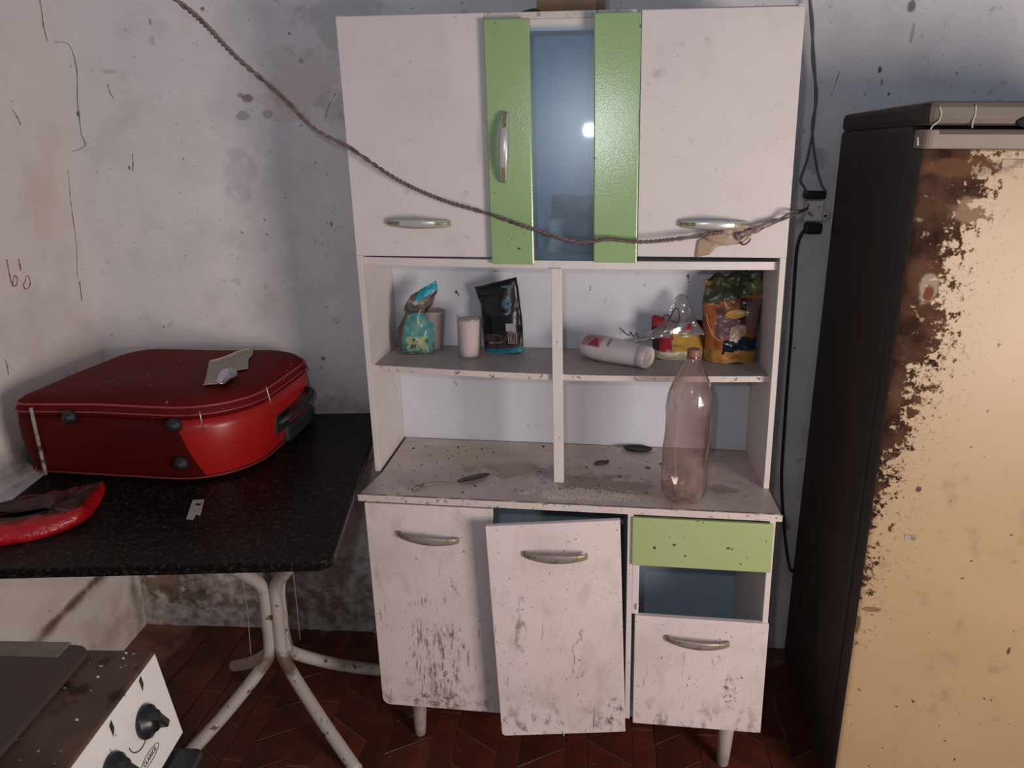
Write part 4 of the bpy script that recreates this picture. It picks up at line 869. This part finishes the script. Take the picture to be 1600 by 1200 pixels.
# socket block on the wall
so = empty('wall_socket', P(1273, 330, y=.45), 'small aged white surface socket on the wall between cabinet and refrigerator', 'socket')
a_, b_ = P(1259, 313, y=.442), P(1284, 346, y=.442)
box('socket_block', (a_.x, b_.x, .438, .4715, b_.z, a_.z), socket_w, so, bevel=.004)
q = P(1292, 338, y=.455); lathe('screw_tab', [(.0, 0), (.017, 0), (.019, .003), (.017, .007), (0, .007)], socket_w, so, Matrix.Translation((q.x-.004, .4715, q.z)) @ Matrix.Rotation(math.pi/2, 4, 'X'), n=20)
lathe('screw', [(0, 0), (.004, 0), (.0035, .002), (0, .0025)], black_pl, so, Matrix.Translation((q.x-.002, .4645, q.z)) @ Matrix.Rotation(math.pi/2, 4, 'X'), n=12)
ug = empty('upper_plug', P(1273, 306, y=.44), 'flat black plug with twin grey cable pushed into the socket from above', 'plug')
a_, b_ = P(1257, 298, y=.440), P(1290, 312, y=.440); box('plug_body', (a_.x, b_.x, .436, .462, b_.z+.001, a_.z), black_pl, ug, bevel=.004)
zz_ = P(1259, 313, y=.442).z
for dx in (.012, .034): box('plug_pin', (a_.x+dx, a_.x+dx+.005, .447, .452, zz_, b_.z+.002), zipm, ug, bevel=.0005)
for pp in ([(1262, -420), (1261, -180), (1264, -30), (1267, 30), (1272, 90), (1274, 150), (1271, 195), (1262, 245), (1251, 280), (1256, 292), (1262, 302)], [(1268, -420), (1259, -180), (1263, -30), (1270, 35), (1269, 90), (1276, 150), (1269, 195), (1273, 245), (1282, 285), (1291, 299)]):
    tube('cable', [P(u, v, y=.425) for u, v in pp], .0034, wire_gr, ug, n=8)
lp = empty('lower_plug', P(1268, 358, y=.44), 'black angled plug with long black cable running down behind the refrigerator', 'plug')
a_, b_ = P(1258, 347.5, y=.44), P(1283, 366, y=.44); box('plug_body', (a_.x, b_.x, .430, .462, b_.z, a_.z), black_pl, lp, bevel=.006)
tube('cable', [P(u, v, y=y) for u, v, y in ((1262, 358, .445), (1252, 366, .442), (1245, 390, .44), (1241, 440, .44), (1236, 520, .44), (1230, 600, .44), (1224, 690, .44), (1221, 750, .44), (1224, 810, .44), (1229, 860, .43), (1236, 892, .41), (1248, 880, .39), (1262, 865, .38))], .0048, wire_bk, lp, n=8)

# ------------------------------------------------------------------ things on the table
c_ = P(355, 578, z=TZ+.2235)
sa = empty('foil_sachet', (c_.x, c_.y, TZ+.216), 'torn beige sachet showing silver foil on top of the suitcase', 'sachet')
sf = mat('beige_sachet_film', (.30, .245, .20), .4, layers=[dict(s=30, lo=.5, hi=.7, c=(.2, .16, .14), f=.6)], bump=(60, .4, .003))
def sheet(name, px, z, m, parent, lift=.01, t=.0006, seed=0, am=.006):
    pts = [P(u, v, z=z) for u, v in px]; c = sum(pts, Vector())/len(pts); V, F = [], []; nr = 6; ring_ = []
    for i in range(len(pts)):
        for k in range(4): ring_.append(pts[i].lerp(pts[(i+1) % len(pts)], k/4))
    n_ = len(ring_)
    for r in range(nr+1):
        for p in ring_:
            q = c.lerp(p, r/nr); q = q+Vector((0, 0, lift*(1-(r/nr)**2)+am*abs(noise.noise(q*40+Vector((seed, 0, 0)))))); V.append(q)
    for r in range(nr):
        for i in range(n_): F.append((r*n_+i, r*n_+(i+1) % n_, (r+1)*n_+(i+1) % n_, (r+1)*n_+i))
    o = link(name, mesh(V, F), m, parent, smooth=True); md = o.modifiers.new('s', 'SOLIDIFY'); md.thickness = t; md.offset = 1; return o
zs = TZ+.2235
sheet('sachet_back', [(317, 604), (322, 590), (327, 564), (350, 560), (380, 548), (396, 544), (395, 555), (388, 562), (388, 576), (368, 580), (345, 600)], zs, sf, sa, .004, seed=1, am=.004)
sheet('foil_lining', [(336, 597), (340, 588), (352, 582), (368, 579), (372, 587), (358, 597), (345, 602)], zs+.006, foil, sa, .014, seed=5, am=.012)
tube('top_seal', [P(328, 565, z=zs+.012), P(350, 558, z=zs+.014), P(375, 548, z=zs+.012), P(390, 545, z=zs+.01)], .0022, mat('cream_seal', (.50, .40, .32), .5), sa, n=6)
pA, pB = P(352, 562, z=zs+.013), P(374, 551, z=zs+.013); xd = (pB-pA).normalized(); 
text('seal_lettering', 'KILLER', .011, frame((pA+pB)/2+Vector((0, 0, .0035)), xd, Vector((0, 0, 1)).cross(xd), (0, 0, 1)), mat('seal_print', (.62, .54, .46), .5), sa)
# red bag, partly out of frame
rb = empty('red_bag', P(70, 800, z=TZ), 'open glossy red plastic bag lying at the left edge of the table', 'bag')
rdg = mat('glossy_red_film', (.42, .008, .012), .3, layers=[dict(s=9, lo=.45, hi=.7, c=(.28, .006, .010))], bump=(70, .8, .004)); rin = mat('dark_bag_inside', (.09, .028, .030), .4, layers=[dict(s=9, lo=.4, hi=.6, c=(.03, .008, .01))], bump=(40, .6, .004))
V, F = [], []
rim = [(-60, 815), (0, 818), (50, 808), (100, 800), (125, 792), (135, 778), (160, 752), (130, 758), (90, 768), (40, 776), (-60, 800)]
n_ = 0
top = smoothpath([P(u, v, z=TZ+.040-.018*(i in (5, 6, 7))) for i, (u, v) in enumerate(rim)], 5)
bot = smoothpath([P(u, v, z=TZ+.0012) for u, v in [(-60, 865), (0, 853), (50, 845), (95, 832), (128, 818), (150, 798), (160, 772), (135, 768), (95, 782), (40, 795), (-60, 815)]], 5)
n_ = len(top); cb_ = sum(bot, Vector())/n_
for lvl, f in ((0, 0.), (1, .33), (2, .66), (3, 1.)):
    for i in range(n_):
        q = bot[i].lerp(top[i], f); o_ = (q-cb_); o_.z = 0; q = q+o_.normalized()*.010*math.sin(math.pi*f)+Vector((0, 0, .004*noise.noise(q*50)))*(f > .2); V.append(q)
for j in range(3):
    for i in range(n_-1): F.append((j*n_+i, j*n_+i+1, (j+1)*n_+i+1, (j+1)*n_+i))
o = link('bag_wall', mesh(V, F), rdg, rb, smooth=True); md = o.modifiers.new('s', 'SOLIDIFY'); md.thickness = .001
V = [q.copy() for q in top]; cc_ = sum(top, Vector())/n_
for sc_, dz in ((.75, -.006), (.4, -.014), (.05, -.016)):
    V += [cc_+(q-cc_)*sc_+Vector((0, 0, dz+.010*noise.noise(q*30+Vector((sc_*9, 0, 0))))) for q in top]
F = [(j*n_+i, j*n_+i+1, (j+1)*n_+i+1, (j+1)*n_+i) for j in range(3) for i in range(n_-1)]
o = link('bag_inside', mesh(V, F), rin, rb, smooth=True); md = o.modifiers.new('s', 'SOLIDIFY'); md.thickness = .0008
# little white tag
tg_ = [P(u, v, z=TZ+.0008) for u, v in ((291, 811), (301, 782), (319, 781), (313, 806), (306, 804), (302, 812))]
o = prism('plastic_tag', [(p.x, p.y) for p in tg_], TZ+.0004, TZ+.0024, mat('dirty_white_tag', (.40, .35, .33), .5), None, bevel=.0005, base=(tg_[0].x, tg_[0].y, TZ)); tag(o, 'small off-white plastic tag on the granite right of the red bag', 'tag')
q = P(310, 788, z=TZ+.0026); V, F = boxvf((q.x-.006, q.x+.006, q.y-.005, q.y+.005, TZ+.0023, TZ+.0029)); link('slot', mesh(V, F), dark_hole, o)
# shed paper scrap under the loose door
tube('peeling_splinter', [P(868, 1136, y=-.19), P(875, 1139, y=-.19), P(880, 1143, y=-.19), P(881, 1150, y=-.19)], .0016, drip_w, cab, n=6, sm=3)
